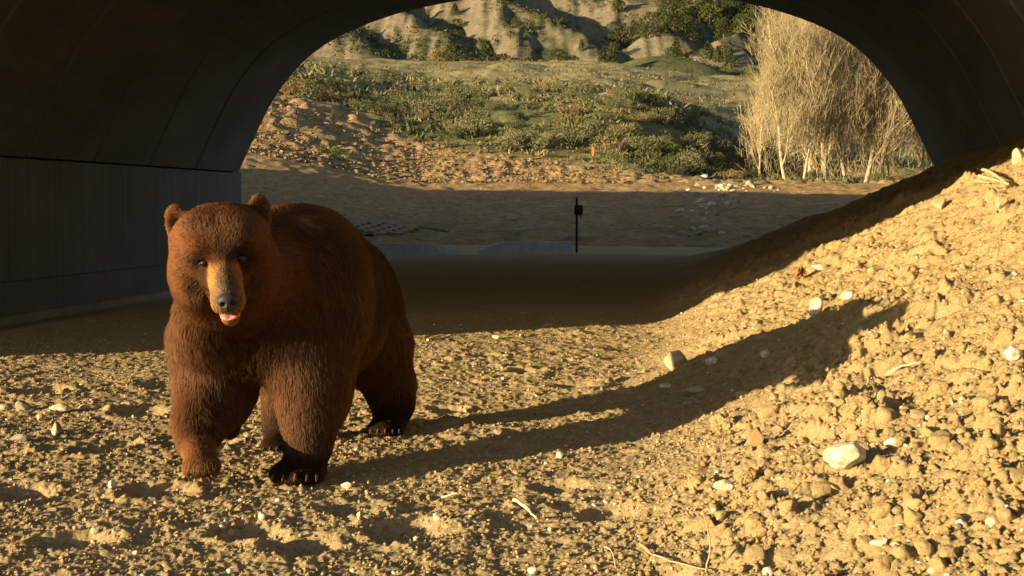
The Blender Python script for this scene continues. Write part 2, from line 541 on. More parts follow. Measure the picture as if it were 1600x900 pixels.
cc = far_cols(V[:, 0], V[:, 1], z)
Fq = grid_faces(len(rad2), len(th2), True)
rc = np.hypot(V[:, 0], V[:, 1])[Fq].mean(1)
for nm, msk in (('bare_slope', rc < 44), ('creek_bank', (rc >= 44) & (rc < 64)), ('valley_floor', rc >= 64)):
    v, f, at = split(V, Fq, msk, [cc])
    me = mesh_np(nm, v, f); add_attr(me, 'col', at[0])
    tag(link(nm, me, M['terrain']), kind='structure')

rad3 = np.concatenate([np.linspace(321.5, 560, 260), np.geomspace(565, 1600, 60)])
dense3 = np.linspace(R(-26), R(26), 460)
th3 = np.concatenate([dense3, np.linspace(R(26), R(90), 40)[1:], ])
th3 = np.concatenate([-np.linspace(R(26), R(90), 40)[1:][::-1], dense3, np.linspace(R(26), R(90), 40)[1:]])
x, y = polar(th3, rad3)
z = T0(x.ravel(), y.ravel())
V = np.stack([x.ravel(), y.ravel(), z], 1)
Zg = z.reshape(x.shape)
gr = np.abs(np.gradient(Zg, axis=0) / np.gradient(rad3)[:, None])
gt = np.abs(np.gradient(Zg, axis=1) / (np.gradient(th3)[None] * rad3[:, None]))
slope = np.hypot(gr, gt).ravel()
X, Z = w2c(V[:, 0], V[:, 1])
n1 = fbm(X * 0.05, Z * 0.05, 91, 4); n2 = fbm(X * 0.25, Z * 0.25, 92, 3)
clay = np.array([0.165, 0.14, 0.094]); sage = np.array([0.072, 0.077, 0.034]); straw = np.array([0.12, 0.108, 0.055]); dk = np.array([0.085, 0.09, 0.04])
w = sst(0.42, 0.72, slope + 0.22 * n1)[:, None]
g = sst(-0.2, 0.3, n2)[:, None]
c = (sage * (1 - g) + straw * g) * (1 - w) + clay * (1 + 0.2 * n2[:, None]) * w
dd = (sst(0.25, 0.5, n2 - 0.3 * n1) * 0.6)[:, None] * (1 - w)
c = c * (1 - dd) + dk * dd
kx, kz, _k = pxp(1045, 84, 322)
kn = np.exp(-(((X - kx) / 26) ** 2 + ((Z - kz) / 30) ** 2) * 1.1)
kw = sst(.25, .6, kn)[:, None] * .85
c = c * (1 - kw) + (np.array([0.105, 0.115, 0.045]) * (1 + .35 * n2[:, None])) * kw
me = mesh_np('hills', V, grid_faces(len(rad3), len(th3), False)); add_attr(me, 'col', c)
tag(link('hills', me, M['hill']), kind='structure')
# the land behind the camera, out to the horizon
th4 = np.linspace(R(88), R(272), 60); rad4 = np.geomspace(318, 3000, 20)
x, y = polar(th4, rad4)
tx, ty = polar(th4, np.array([320.0]))
edge = T0(tx.ravel(), ty.ravel())
me = mesh_np('plain', np.stack([x.ravel(), y.ravel(), np.broadcast_to(np.minimum(edge, 0.3)[None] - 0.4, x.shape).ravel()], 1), grid_faces(20, 60, False))
add_attr(me, 'col', np.broadcast_to(np.array([0.2, 0.17, 0.09]), (len(me.vertices), 3)))
tag(link('plain', me, M['terrain']), kind='structure')

# ------------------------------------------------------------------ the concrete underpass
def mat_concrete(name, a, b, streak):
    t = NT(name, 0.9, 0.2)
    p = t.pos()
    big = t.noise(p, 0.6, 6, 0.65)
    ps = t.pos(streak)
    st = t.noise(ps, 3.0, 5, 0.7)
    c = t.ramp(big, [(0.3, a), (0.7, b)])
    k = t.ramp(st, [(0.3, (0.8, 0.8, 0.8)), (0.7, (1.12, 1.12, 1.12))])
    c = t.mix(1.0, c, k, 'MULTIPLY')
    sp = t.noise(p, 9, 4, 0.6)
    c = t.mix(t.ramp(sp, [(0.68, (0, 0, 0)), (0.76, (0.6, 0.6, 0.6))]), c, tuple(0.55 * v for v in a))
    return t.out(c, t.bump(st, 0.25, 0.01, t.bump(t.noise(p, 40, 5, 0.6), 0.2, 0.004)))
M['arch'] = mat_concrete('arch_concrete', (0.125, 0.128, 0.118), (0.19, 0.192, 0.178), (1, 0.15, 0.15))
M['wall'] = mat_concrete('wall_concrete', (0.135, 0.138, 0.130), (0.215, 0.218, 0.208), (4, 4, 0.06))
M['ledge'] = mat_concrete('dusty_concrete', (0.30, 0.27, 0.20), (0.42, 0.38, 0.29), (1, 1, 1))
M['gravel'] = mat_soil('bank_gravel', (0.17, 0.115, 0.055), (0.26, 0.18, 0.09), (0.34, 0.24, 0.125), .3, .8)
M['fill'] = mat_soil('fill_soil', (0.2, 0.16, 0.09), (0.27, 0.21, 0.12), (0.34, 0.27, 0.16))

PROF = [(6.15, 1.56), (5.83, 2.20), (5.47, 2.86), (4.95, 3.48), (4.32, 3.91), (3.45, 4.25), (2.55, 4.46), (1.3, 4.62), (0.0, 4.68)]
def catmull(P, k=4):
    P = [np.array(p, float) for p in P]
    P = [2 * P[0] - P[1]] + P + [np.array([-P[-2][0], P[-2][1]])]
    o = []
    for i in range(1, len(P) - 2):
        a, b, c, d = P[i - 1:i + 3]
        for t in np.linspace(0, 1, k, endpoint=False):
            o.append(0.5 * ((2 * b) + (-a + c) * t + (2 * a - 5 * b + 4 * c - d) * t * t + (-a + 3 * b - 3 * c + d) * t ** 3))
    o.append(P[-2])
    return np.array(o)
half = catmull(PROF)
prof = np.concatenate([half, (half[:-1] * [-1, 1])[::-1]])       # from right springing over the crown to the left one
prof = prof * [1, 1] + [UC, 0]
dp = np.gradient(prof, axis=0); nrm = np.stack([dp[:, 1], -dp[:, 0]], 1); nrm /= np.linalg.norm(nrm, axis=1, keepdims=True)
if nrm[len(nrm) // 2, 1] < 0: nrm = -nrm
THICK = 0.30

def arch_segment(y0, y1):
    ch = 0.032
    n = len(prof)
    rings = []
    for yy, off in ((y0, ch), (y0 + ch, 0), (y1 - ch, 0), (y1, ch)):
        q = prof + nrm * off
        rings.append(np.stack([q[:, 0], np.full(n, yy), q[:, 1]], 1))
    for yy in (y1, y0):
        q = prof + nrm * THICK
        rings.append(np.stack([q[:, 0], np.full(n, yy), q[:, 1]], 1))
    V = np.concatenate(rings)
    Fs = []
    for r in range(6):
        a = r * n + np.arange(n - 1); b = ((r + 1) % 6) * n + np.arange(n - 1)
        Fs.append(np.stack([a, a + 1, b + 1, b], 1))
    Fq = np.concatenate(Fs)
    ends = np.array([[0 * n, 1 * n, 2 * n, 3 * n], [0 * n, 3 * n, 4 * n, 5 * n]])
    Fq = np.concatenate([Fq, ends, ends[:, ::-1] + n - 1])
    return mesh_np('arch_segment', V, Fq, False)

under = empty('underpass', (UC, 0.5 * (S0 + S1), 0))
tag(under, 'dark concrete wildlife underpass, an arched tunnel of jointed segments over the dirt floor', 'underpass')
def put(name, me, mat):
    o = link(name, me, mat, under)
    o.matrix_parent_inverse = Matrix.Translation(-under.location)
    return o
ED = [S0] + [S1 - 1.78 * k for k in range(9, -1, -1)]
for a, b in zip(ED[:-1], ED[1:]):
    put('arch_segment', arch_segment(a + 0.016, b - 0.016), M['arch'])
# pedestal walls, cast in lengths with open joints, on a footing
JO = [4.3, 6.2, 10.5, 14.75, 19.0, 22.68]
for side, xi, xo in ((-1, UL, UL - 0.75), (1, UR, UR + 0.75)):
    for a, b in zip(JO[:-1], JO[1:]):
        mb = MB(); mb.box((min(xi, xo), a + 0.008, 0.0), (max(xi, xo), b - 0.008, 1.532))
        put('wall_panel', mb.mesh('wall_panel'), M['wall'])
    mb = MB(); e = xi - side * 0.10
    mb.box((min(e, xo), JO[0] - 0.2, -1.0), (max(e, xo), JO[-1] + 0.1, -0.004))
    put('footing', mb.mesh('footing'), M['wall'])
    mb = MB(); e = xi - side * 0.26
    mb.box((min(e, xo), JO[0] - 0.2, -1.2), (max(e, xo), JO[-1] + 0.1, -0.40))
    put('footing_ledge', mb.mesh('footing_ledge'), M['ledge'])
# headwalls: flat end walls with the arch cut out
TOP = 5.22
def headwall(y0, y1):
    n = len(prof)
    q = prof + nrm * 0.05
    outer = np.stack([q[:, 0], np.full(n, TOP)], 1)
    Vs, Fs = [], []
    for yy in (y0, y1):
        Vs.append(np.stack([q[:, 0], np.full(n, yy), q[:, 1]], 1)); Vs.append(np.stack([outer[:, 0], np.full(n, yy), outer[:, 1]], 1))
    V = np.concatenate(Vs)
    i = np.arange(n - 1)
    f = [np.stack([i, i + 1, n + i + 1, n + i], 1), np.stack([2 * n + i, 3 * n + i, 3 * n + i + 1, 2 * n + i + 1], 1),
         np.stack([i, 2 * n + i, 2 * n + i + 1, i + 1], 1), np.stack([n + i, n + i + 1, 3 * n + i + 1, 3 * n + i], 1)]
    mb = MB(); mb.add(V, np.concatenate(f))
    for xa, xb in ((q[:, 0].min() - 22, q[:, 0].min()), (q[:, 0].max(), q[:, 0].max() + 22)):
        mb.box((xa, y0, -0.8), (xb, y1, TOP))
    return mb.mesh('headwall')
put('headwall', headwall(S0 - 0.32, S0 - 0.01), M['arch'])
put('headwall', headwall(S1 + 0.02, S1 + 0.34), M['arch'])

# road fill over and beside the tunnel
mb = MB()
mb.box((-30.7, S0 + 0.03, 5.08), (26.1, S1 - 0.03, TOP - 0.05))
mb.box((-30.7, S0 + 0.03, -0.8), (UL - 0.8, S1 - 0.03, 5.07))
mb.box((UR + 0.8, S0 + 0.03, -0.8), (26.1, S1 - 0.03, 5.07))
for xa, xb in ((-170, -30.8), (26.2, 150)):
    V_ = [(xa, S0 - 9, -0.8), (xa, S1 + 9, -0.8), (xa, S1, TOP), (xa, S0, TOP), (xb, S0 - 9, -0.8), (xb, S1 + 9, -0.8), (xb, S1, TOP), (xb, S0, TOP)]
    mb.add(V_, [(0, 3, 2, 1), (4, 5, 6, 7), (0, 1, 5, 4), (1, 2, 6, 5), (2, 3, 7, 6), (3, 0, 4, 7)])
bx_ = np.linspace(-140, 60, 260); by_ = np.array([S1 - 3.2, S1 - 2.2, S1 - 1.4, S1 - .6, S1 - .1])  # uneven berm on the far edge, added to roughen the shadow line it casts
hb_ = .50 * sst(-.45, .35, fbm(bx_ * .45, bx_ * 0, 121, 3)) + .22 * fbm(bx_ * 2.1, bx_ * 0, 122, 2) + .05
Vb = np.stack([np.broadcast_to(bx_[:, None], (260, 5)), np.broadcast_to(by_[None], (260, 5)), TOP - .08 + np.maximum(hb_, 0)[:, None] * np.array([0, .8, 1, .7, -.1])[None]], -1).reshape(-1, 3)
mb.add(Vb, grid_faces(260, 5, False))
tag(link('embankment', mb.mesh('embankment'), M['fill']), kind='structure')

# ------------------------------------------------------------------ the bear
BX, BZ = -0.86, 4.90                # ground point under its chest, camera-side
def bp(px, py, Z):
    """bear-space point seen at a picture point at a given distance"""
    return np.array([(px - 800) / 2000.0 * Z - BX, Z - BZ, CAM_H + (320 - py) / 2000.0 * Z])

class Field:
    def __init__(s, lo, hi, h):
        s.lo = np.array(lo, float); s.h = h
        s.n = np.ceil((np.array(hi) - s.lo) / h).astype(int) + 1
        s.f = np.full(s.n, 1.0, np.float32)
    def block(s, lo, hi):
        a = np.clip(np.floor((np.array(lo) - s.lo) / s.h).astype(int), 0, s.n - 1)
        b = np.clip(np.ceil((np.array(hi) - s.lo) / s.h).astype(int) + 1, 1, s.n)
        sl_ = tuple(slice(p, q) for p, q in zip(a, b))
        ax = [s.lo[i] + s.h * np.arange(a[i], b[i]) for i in range(3)]
        return sl_, np.stack(np.meshgrid(*ax, indexing='ij'), -1)
    def join(s, sl_, d, k, cut=False):
        f = s.f[sl_]
        if cut:
            d = -d; hh = np.clip(0.5 - 0.5 * (d - f) / k, 0, 1)
            s.f[sl_] = f * hh + d * (1 - hh) + k * hh * (1 - hh) if False else np.maximum(f, d) + k * np.maximum(1 - np.abs(f - d) / k, 0) ** 2 * 0.25
        else:
            s.f[sl_] = np.minimum(f, d) - k * np.maximum(1 - np.abs(f - d) / k, 0) ** 2 * 0.25
    def cone(s, a, b, ra, rb, k=0.06, cut=False):
        a = np.array(a, float); b = np.array(b, float); m = max(ra, rb) + k + 0.03
        sl_, P = s.block(np.minimum(a, b) - m, np.maximum(a, b) + m)
        ba = b - a; t = np.clip(((P - a) @ ba) / (ba @ ba + 1e-9), 0, 1)
        d = np.linalg.norm(P - a - t[..., None] * ba, axis=-1) - (ra + (rb - ra) * t)
        s.join(sl_, d, k, cut)
    def chain(s, pts, k=0.06):
        for (a, ra), (b, rb) in zip(pts[:-1], pts[1:]): s.cone(a, b, ra, rb, k)
    def ell(s, c, r, Rm=None, k=0.06, cut=False):
        c = np.array(c, float); r = np.array(r, float); m = r.max() + k + 0.03
        sl_, P = s.block(c - m, c + m)
        q = P - c
        if Rm is not None: q = q @ Rm           # columns of Rm are the local axes
        k0 = np.linalg.norm(q / r, axis=-1); k1 = np.linalg.norm(q / (r * r), axis=-1)
        d = k0 * (k0 - 1) / np.maximum(k1, 1e-6)
        s.join(sl_, d, k, cut)

def surface_nets(f, lo, h):
    ins = f < 0
    n = f.shape
    c = [f[i:n[0] - 1 + i, j:n[1] - 1 + j, k:n[2] - 1 + k] for i in (0, 1) for j in (0, 1) for k in (0, 1)]
    cnt = sum((q < 0).astype(np.int8) for q in c)
    act = (cnt > 0) & (cnt < 8)
    ids = np.full(act.shape, -1, np.int64); idx = np.argwhere(act); ids[act] = np.arange(len(idx))
    vals = [q[act] for q in c]
    cor = [np.array((i, j, k), float) for i in (0, 1) for j in (0, 1) for k in (0, 1)]
    acc = np.zeros((len(idx), 3)); num = np.zeros(len(idx))
    for a in range(8):
        for b in range(a + 1, 8):
            if np.abs(cor[a] - cor[b]).sum() != 1: continue
            va, vb = vals[a], vals[b]; m = (va < 0) != (vb < 0)
            t = np.where(m, va / np.where(m, va - vb, 1), 0)
            acc += np.where(m[:, None], cor[a] + t[:, None] * (cor[b] - cor[a]), 0); num += m
    V = lo + h * (idx + acc / num[:, None])
    quads = []
    for ax in range(3):
        o = [1, 2] if ax == 0 else ([2, 0] if ax == 1 else [0, 1])
        s0 = [slice(None)] * 3; s1 = [slice(None)] * 3
        s0[ax] = slice(0, -1); s1[ax] = slice(1, None)
        a, b = ins[tuple(s0)], ins[tuple(s1)]
        for sgn, msk in ((1, a & ~b), (-1, ~a & b)):
            e = np.argwhere(msk)
            ok = (e[:, o[0]] > 0) & (e[:, o[1]] > 0) & (e[:, o[0]] < n[o[0]] - 1) & (e[:, o[1]] < n[o[1]] - 1)
            e = e[ok]
            def g(du, dv):
                q = e.copy(); q[:, o[0]] += du; q[:, o[1]] += dv
                return ids[q[:, 0], q[:, 1], q[:, 2]]
            q = np.stack([g(-1, -1), g(0, -1), g(0, 0), g(-1, 0)], 1)
            quads.append(q if sgn > 0 else q[:, ::-1])
    return V, np.concatenate(quads)

# head frame: r to picture right, f out of the face towards the camera, u up; rolled and nodded a little
HC = bp(348, 395, 4.10)
vf = -np.array([HC[0] + BX, HC[1] + BZ, 0]); vf /= np.linalg.norm(vf)
yaw_ = R(1.0)
vf = np.array([vf[0] * math.cos(yaw_) - vf[1] * math.sin(yaw_), vf[0] * math.sin(yaw_) + vf[1] * math.cos(yaw_), 0])
upv = np.array([0, 0, 1.0]); rt = np.cross(upv, vf); 
nod = R(13)
hf = vf * math.cos(nod) - upv * math.sin(nod); hu = upv * math.cos(nod) + vf * math.sin(nod)
roll = R(7.5)
hr = rt * math.cos(roll) + hu * math.sin(roll); hu = hu * math.cos(roll) - rt * math.sin(roll)
HR = np.stack([hr, hf, hu], 1)
def H(r, f, u): return HC + hr * r + hf * f + hu * u
def HE(ax): return HR @ ax

B = Field((-0.52, -1.20, -0.03), (0.58, 1.0, 1.06), 0.0095)
# trunk
B.ell(bp(474, 458, 4.62), (0.235, 0.27, 0.285), k=.1)                # shoulders and hump
B.ell(bp(485, 405, 4.80), (0.185, 0.32, 0.205), k=.1)
B.ell(bp(506, 458, 5.05), (0.245, 0.36, 0.258), k=.12)                # barrel
B.ell(bp(500, 515, 5.00), (0.215, 0.36, 0.185), k=.10)                # belly
B.ell(bp(534, 460, 5.42), (0.225, 0.28, 0.255), k=.12)                # rump
B.ell(bp(398, 500, 4.56), (0.20, 0.17, 0.20), k=.12)                # chest
B.cone(bp(440, 430, 4.6), bp(352, 425, 4.24), .23, .172, .10)
B.cone(bp(332, 482, 4.40), bp(345, 525, 4.58), .125, .17, .07)       # throat and ruff run straight down into the shoulder       # neck
# standing fore leg (picture right)
B.chain([(bp(488, 500, 4.56), .165), (bp(484, 585, 4.53), .125), (bp(482, 640, 4.51), .094), (bp(478, 690, 4.48), .068), (bp(474, 716, 4.47), .066)], .07)
B.ell(bp(502, 600, 4.62), (.10, .11, .14), k=.06)
B.ell(bp(462, 735, 4.42), (.094, .115, .046), k=.03)
for i, dx in enumerate((-.074, -.039, 0, .038, .070)):
    B.ell(bp(460, 742, 4.33 + abs(dx) * .5) + [dx, 0, 0.004], (.021, .032, .022), k=.014)
# lifted fore leg (picture left), wrist bent, paw hanging
B.chain([(bp(335, 520, 4.64), .155), (bp(332, 570, 4.62), .130), (bp(325, 622, 4.54), .108), (bp(307, 662, 4.44), .074), (bp(301, 690, 4.37), .058)], .07)
B.ell(bp(348, 598, 4.64), (.11, .09, .12), k=.06)
B.cone(bp(350, 620, 4.62), bp(356, 668, 4.60), .07, .03, .05)       # fur hanging from the elbow
B.chain([(bp(302, 688, 4.35), .055), (bp(309, 718, 4.23), .049)], .03)
for i, dx in enumerate((-.044, -.022, .0, .022, .044)):
    B.ell(bp(309, 728, 4.20) + [dx, 0.004 * abs(i - 2), 0.12 * abs(dx) * (1 if i > 2 else .6)], (.0175, .021, .030), k=.014)
# hind leg (picture right)
B.ell(bp(565, 510, 5.42), (.165, .25, .235), k=.08)
B.chain([(bp(590, 540, 5.40), .145), (bp(607, 600, 5.46), .10), (bp(613, 630, 5.50), .075), (bp(607, 655, 5.46), .064)], .06)
B.ell(bp(602, 664, 5.38), (.075, .125, .045), k=.03)
for i, dx in enumerate((-.058, -.03, 0, .03, .056)):
    B.ell(bp(601, 671, 5.27 + abs(dx) * .5) + [dx, 0, 0.004], (.018, .028, .02), k=.012)
# hind leg (picture left), well forward under the belly
B.ell(bp(455, 540, 5.30), (.15, .24, .20), k=.08)
B.chain([(bp(448, 585, 5.20), .115), (bp(440, 635, 5.20), .075), (bp(436, 668, 5.20), .058), (bp(434, 686, 5.16), .056)], .06)
B.ell(bp(431, 693, 5.08), (.068, .115, .042), k=.03)
for i, dx in enumerate((-.05, -.026, 0, .026, .05)):
    B.ell(bp(431, 699, 4.98 + abs(dx) * .5) + [dx, 0, 0.004], (.017, .027, .02), k=.012)
# tail
B.cone(bp(545, 430, 5.70), bp(550, 465, 5.76), .035, .022, .03)
# head
B.ell(H(0, -.015, .028), (.138, .155, .132), HR, .06)
for s in (-1, 1):
    B.ell(H(.090 * s, -.012, -.050), (.080, .10, .105), HR, .06)        # cheeks
    B.ell(H(.054 * s, .108, .064), (.046, .046, .030), HR, .028)      # brow
    B.ell(H(.075 * s, .05, .095), (.055, .07, .05), HR, .05)
    B.ell(H(.062 * s, .115, -.02), (.034, .04, .03), HR, .03)       # under the eye
B.ell(H(0, .06, .07), (.085, .08, .06), HR, .05)
B.ell(H(0, -.03, .088), (.150, .105, .066), HR, .05)                # broad flat crown between the ears
B.cone(H(0, .09, .062), H(0, .20, -.022), .040, .034, .04)          # straight bridge from brow to nose
B.cone(H(0, .09, -.014), H(0, .258, -.066), .058, .043, .030)        # muzzle
B.ell(H(0, .225, -.082), (.049, .055, .034), HR, .025)               # upper lips
B.cone(H(0, .06, -.10), H(0, .215, -.133), .050, .027, .03)          # lower jaw
for s in (-1, 1): B.ell(H(.088 * s, .150, -.045), (.012, .05, .030), HR, .045, True)   # hollow between muzzle and cheek
B.ell(H(0, .265, -.113), (.036, .045, .0095), HR, .010, True)        # mouth
for s in (-1, 1):
    B.ell(H(.056 * s, .150, .029), (.015, .02, .013), HR, .012, True)  # eye sockets
    Ra = Matrix.Rotation(R(-24 * s), 3, 'Y'); Rb = Matrix.Rotation(R(18 * -s), 3, 'Z')
    E = HR @ np.array(Rb) @ np.array(Matrix.Rotation(R(9 * s), 3, 'Y'))
    ex = .130 if s > 0 else -.120
    B.ell(H(ex, -.040, .116), (.039, .024, .064), E, .022)
    B.ell(H(ex + .002 * s, -.010, .122), (.027, .022, .046), E, .012, True)

bv, bq = surface_nets(B.f, B.lo, B.h)
# drop stray islands, relax a little
def relax(V, Q, it=2, w=.5):
    e = np.concatenate([Q[:, [0, 1]], Q[:, [1, 2]], Q[:, [2, 3]], Q[:, [3, 0]]])
    for _ in range(it):
        s_ = np.zeros_like(V); c_ = np.zeros(len(V))
        np.add.at(s_, e[:, 0], V[e[:, 1]]); np.add.at(c_, e[:, 0], 1)
        np.add.at(s_, e[:, 1], V[e[:, 0]]); np.add.at(c_, e[:, 1], 1)
        V = V * (1 - w) + w * s_ / c_[:, None]
    return V
bv = relax(bv, bq, 2, .4)
floor_here = float(T0(np.array([c2w(BX, BZ)[0]]), np.array([c2w(BX, BZ)[1]]))[0])

def head_local(P): return (P - HC) @ HR
def bear_col(P, rnd=None):
    """coat colour: dark chocolate legs, cinnamon head and back, tan muzzle, black nose bridge"""
    n = len(P)
    base = np.array([0.080, 0.039, 0.020]); red = np.array([0.150, 0.066, 0.027]); dark = np.array([0.038, 0.017, 0.009])
    tan = np.array([0.33, 0.165, 0.056]); black = np.array([0.018, 0.015, 0.013]); grey = np.array([0.10, 0.09, 0.085])
    q = head_local(P)
    c = np.broadcast_to(base, (n, 3)).copy()
    def lay(col, w):
        nonlocal c
        c = c * (1 - w[:, None]) + col * w[:, None]
    nz = fbm(P[:, 0] * 6, P[:, 1] * 6, 101, 3, P[:, 2] * 6)
    hd = np.linalg.norm(q * [1, 1, 1], axis=1)
    lay(red * np.array([.80, .76, .72]), sst(.42, .16, hd) * .75)
    c *= (1 - .28 * sst(.30, .5, hd) * sst(-.30, .0, P[:, 1]) - .25 * sst(-.02, .12, P[:, 0]) * sst(.50, .60, P[:, 2]) * (hd > .2) * sst(.2, .35, hd))[:, None]       # darker brown back; shade put into the coat colour too, most at picture right
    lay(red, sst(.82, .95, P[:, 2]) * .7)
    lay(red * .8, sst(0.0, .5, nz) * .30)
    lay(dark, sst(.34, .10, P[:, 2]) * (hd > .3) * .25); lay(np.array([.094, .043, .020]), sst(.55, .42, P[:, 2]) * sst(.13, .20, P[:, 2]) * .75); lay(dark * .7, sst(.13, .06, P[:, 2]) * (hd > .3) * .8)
    # red top of the lifted paw
    d = np.linalg.norm(P - bp(304, 702, 4.24), axis=1); lay(red * 1.3, sst(.13, .05, d) * .8)
    # dark mask round the eyes
    for s in (-1, 1):
        d = np.hypot(q[:, 0] - .060 * s, (q[:, 2] - .024) * .8); lay(dark * .6, sst(.060, .020, d) * (q[:, 1] > .05) * .85)
        lay(dark, sst(.050, .02, np.linalg.norm(q - [.135 * s, -.01, .126], axis=1)) * .5)
    mz = sst(.115, .165, q[:, 1] + .25 * np.minimum(q[:, 2] + .03, 0.03)) * sst(.012, -.012, np.abs(q[:, 0]) - (.024 + .036 * sst(.13, .20, q[:, 1]))) * sst(.040, .010, q[:, 2] - .0)
    lay(tan, mz * (0.75 + .25 * (nz > -2)))
    lay(np.array([0.10, 0.055, 0.028]), mz * sst(.18, .13, q[:, 1]) * .55)
    lay(np.array([0.13, 0.085, 0.05]), mz * sst(.185, .225, q[:, 1]) * sst(-.058, -.040, q[:, 2] + .30 * (q[:, 1] - .2)) * sst(.035, .015, np.abs(q[:, 0])) * .8)
    lay(np.array([.14, .105, .075]), sst(.060, .034, np.linalg.norm((q - [0, .272, -.050]) * [1, .7, .9], axis=1)) * .8)
    lay(np.array([.20, .10, .035]), mz * sst(.0, .6, nz) * .5)
    st = fbm(P[:, 0] * 40, P[:, 1] * 12, 107, 3, P[:, 2] * 40); lay(c * .55, mz * sst(-.1, .5, st) * .6)
    lay(dark, sst(.016, .004, np.abs(q[:, 0] - .006 * np.sin(q[:, 2] * 60))) * sst(.12, .10, q[:, 2]) * sst(.045, .06, q[:, 2]) * (q[:, 1] > .05) * .55)  # forehead furrow: shade of a crease put into the coat colour
    m = (np.abs(q[:, 0]) < .045) & (q[:, 1] > .19) & (np.abs(q[:, 2] + .113) < .012)
    c[m] = (0.05, 0.022, 0.018)
    return c

body_me = mesh_np('body', bv, bq)
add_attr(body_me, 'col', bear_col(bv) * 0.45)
bear = empty('bear', (*c2w(BX, BZ), floor_here), YAW)
tag(bear, 'big cinnamon brown bear walking towards the camera with one forepaw lifted and tongue showing', 'bear')
t = NT('bear_skin', 0.9, 0.05); at = t.n('ShaderNodeAttribute', attribute_name='col'); t.out(at.outputs['Color']); M['skin'] = t.m
body = link('body', body_me, M['skin'], bear)

# ---- fur strands, combed back from the nose, down the legs and flanks
rs = np.random.RandomState(11)
tri = np.concatenate([bq[:, [0, 1, 2]], bq[:, [0, 2, 3]]])
pa, pb, pc = bv[tri[:, 0]], bv[tri[:, 1]], bv[tri[:, 2]]
cr = np.cross(pb - pa, pc - pa); ar = np.linalg.norm(cr, axis=1) * .5
fn = cr / (2 * ar[:, None] + 1e-12)
vn = np.zeros_like(bv)
for k_ in range(3): np.add.at(vn, tri[:, k_], cr)
vn /= np.linalg.norm(vn, axis=1, keepdims=True) + 1e-12
cen = (pa + pb + pc) / 3
toc = np.array([-BX, -BZ, CAM_H]) - cen; toc /= np.linalg.norm(toc, axis=1, keepdims=True)
hd = np.linalg.norm(head_local(cen), axis=1)
wgt = ar * (0.25 + sst(-.5, .1, (fn * toc).sum(1))) * (1 + 1.6 * (hd < .28)) 
NS = 290000
ti = rs.choice(len(tri), NS, p=wgt / wgt.sum())
u = rs.rand(NS, 2); fl = u.sum(1) > 1; u[fl] = 1 - u[fl]
w0 = 1 - u.sum(1)
root = pa[ti] * w0[:, None] + pb[ti] * u[:, :1] + pc[ti] * u[:, 1:]
nn = vn[tri[ti, 0]] * w0[:, None] + vn[tri[ti, 1]] * u[:, :1] + vn[tri[ti, 2]] * u[:, 1:]
nn /= np.linalg.norm(nn, axis=1, keepdims=True)
q = head_local(root); hd = np.linalg.norm(q, axis=1)
flow = np.zeros((NS, 3)); flow[:] = (0, .75, -.65)
leg = sst(.62, .22, root[:, 2])
front = np.maximum(leg, sst(-.15, -.55, nn[:, 1]) * .92)
flow = flow * (1 - front[:, None]) + np.array([0, .12, -1.0]) * front[:, None]
hflow = (root - H(0, .30, -.03)); hflow /= np.linalg.norm(hflow, axis=1, keepdims=True) + 1e-9
hflow = hflow + HR @ np.array([0, -.9, -.35])
wh_ = sst(.40, .19, hd)
flow = flow * (1 - wh_[:, None]) + hflow * wh_[:, None]
tang = flow - (flow * nn).sum(1, keepdims=True) * nn
tang /= np.linalg.norm(tang, axis=1, keepdims=True) + 1e-6
side = np.cross(nn, tang)
cl = fbm(root[:, 0] * 45, root[:, 1] * 45, 111, 2, root[:, 2] * 45)      # locks
cl2 = fbm(root[:, 0] * 9, root[:, 1] * 9, 113, 2, root[:, 2] * 9)
ln = .034 + .016 * sst(.25, .5, root[:, 2]) * (hd > .26)
ln = ln * (1 - leg) + .033 * leg
ln = np.where(root[:, 2] < .20, np.minimum(ln, .018), ln)
ln = np.where(root[:, 2] < .09, .014, ln)
muz = sst(.10, .17, q[:, 1]) * (hd < .36) * (np.abs(q[:, 0]) < .09)
ln = ln * (1 - .40 * sst(.30, .17, hd))
ln = ln * (1 - muz) + .008 * muz
ear = sst(.085, .055, np.minimum(np.linalg.norm(q - [.133, -.04, .126], axis=1), np.linalg.norm(q - [-.133, -.04, .126], axis=1)))
ln = ln * (1 - .35 * ear)
ln = ln * (0.7 + .6 * rs.rand(NS)) * (1 + (.22 + .2 * leg) * cl)
nose = np.linalg.norm((q - [0, .284, -.063]) * [1, .8, 1.1], axis=1) < .019
mouth = (np.abs(q[:, 0]) < .042) & (q[:, 1] > .185) & (np.abs(q[:, 2] + .113) < .016)
eyeb = np.minimum(np.linalg.norm(q - [.056, .148, .029], axis=1), np.linalg.norm(q - [-.056, .148, .029], axis=1)) < .0160
pad = (root[:, 2] < .012)
keep = ~(nose | mouth | eyeb | pad)
lift = (.42 - .06 * leg + .20 * cl2) * (1 + .5 * muz)
d0 = tang + nn * lift[:, None] + side * (cl * .34 + cl2 * .30)[:, None] + rs.randn(NS, 3) * .09
d0 /= np.linalg.norm(d0, axis=1, keepdims=True)
d1 = tang + nn * (lift * .35)[:, None] + side * (cl * .40 + cl2 * .4)[:, None] + np.array([0, 0, -.25]) + rs.randn(NS, 3) * .10
d1 /= np.linalg.norm(d1, axis=1, keepdims=True)
K = 4
tt = np.linspace(0, 1, K)
P = root[:, None] - nn[:, None] * (.002 - .0015 * muz)[:, None, None] + ln[:, None, None] * (d0[:, None] * tt[None, :, None] + .5 * (d1 - d0)[:, None] * (tt ** 2)[None, :, None])
P = P[keep]; NSk = len(P)
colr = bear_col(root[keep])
v_ = (1 + .35 * rs.randn(NSk)[:, None] * .6 + .12 * cl[keep][:, None])
tipw = np.array([.55, .8, 1.05, 1.35])
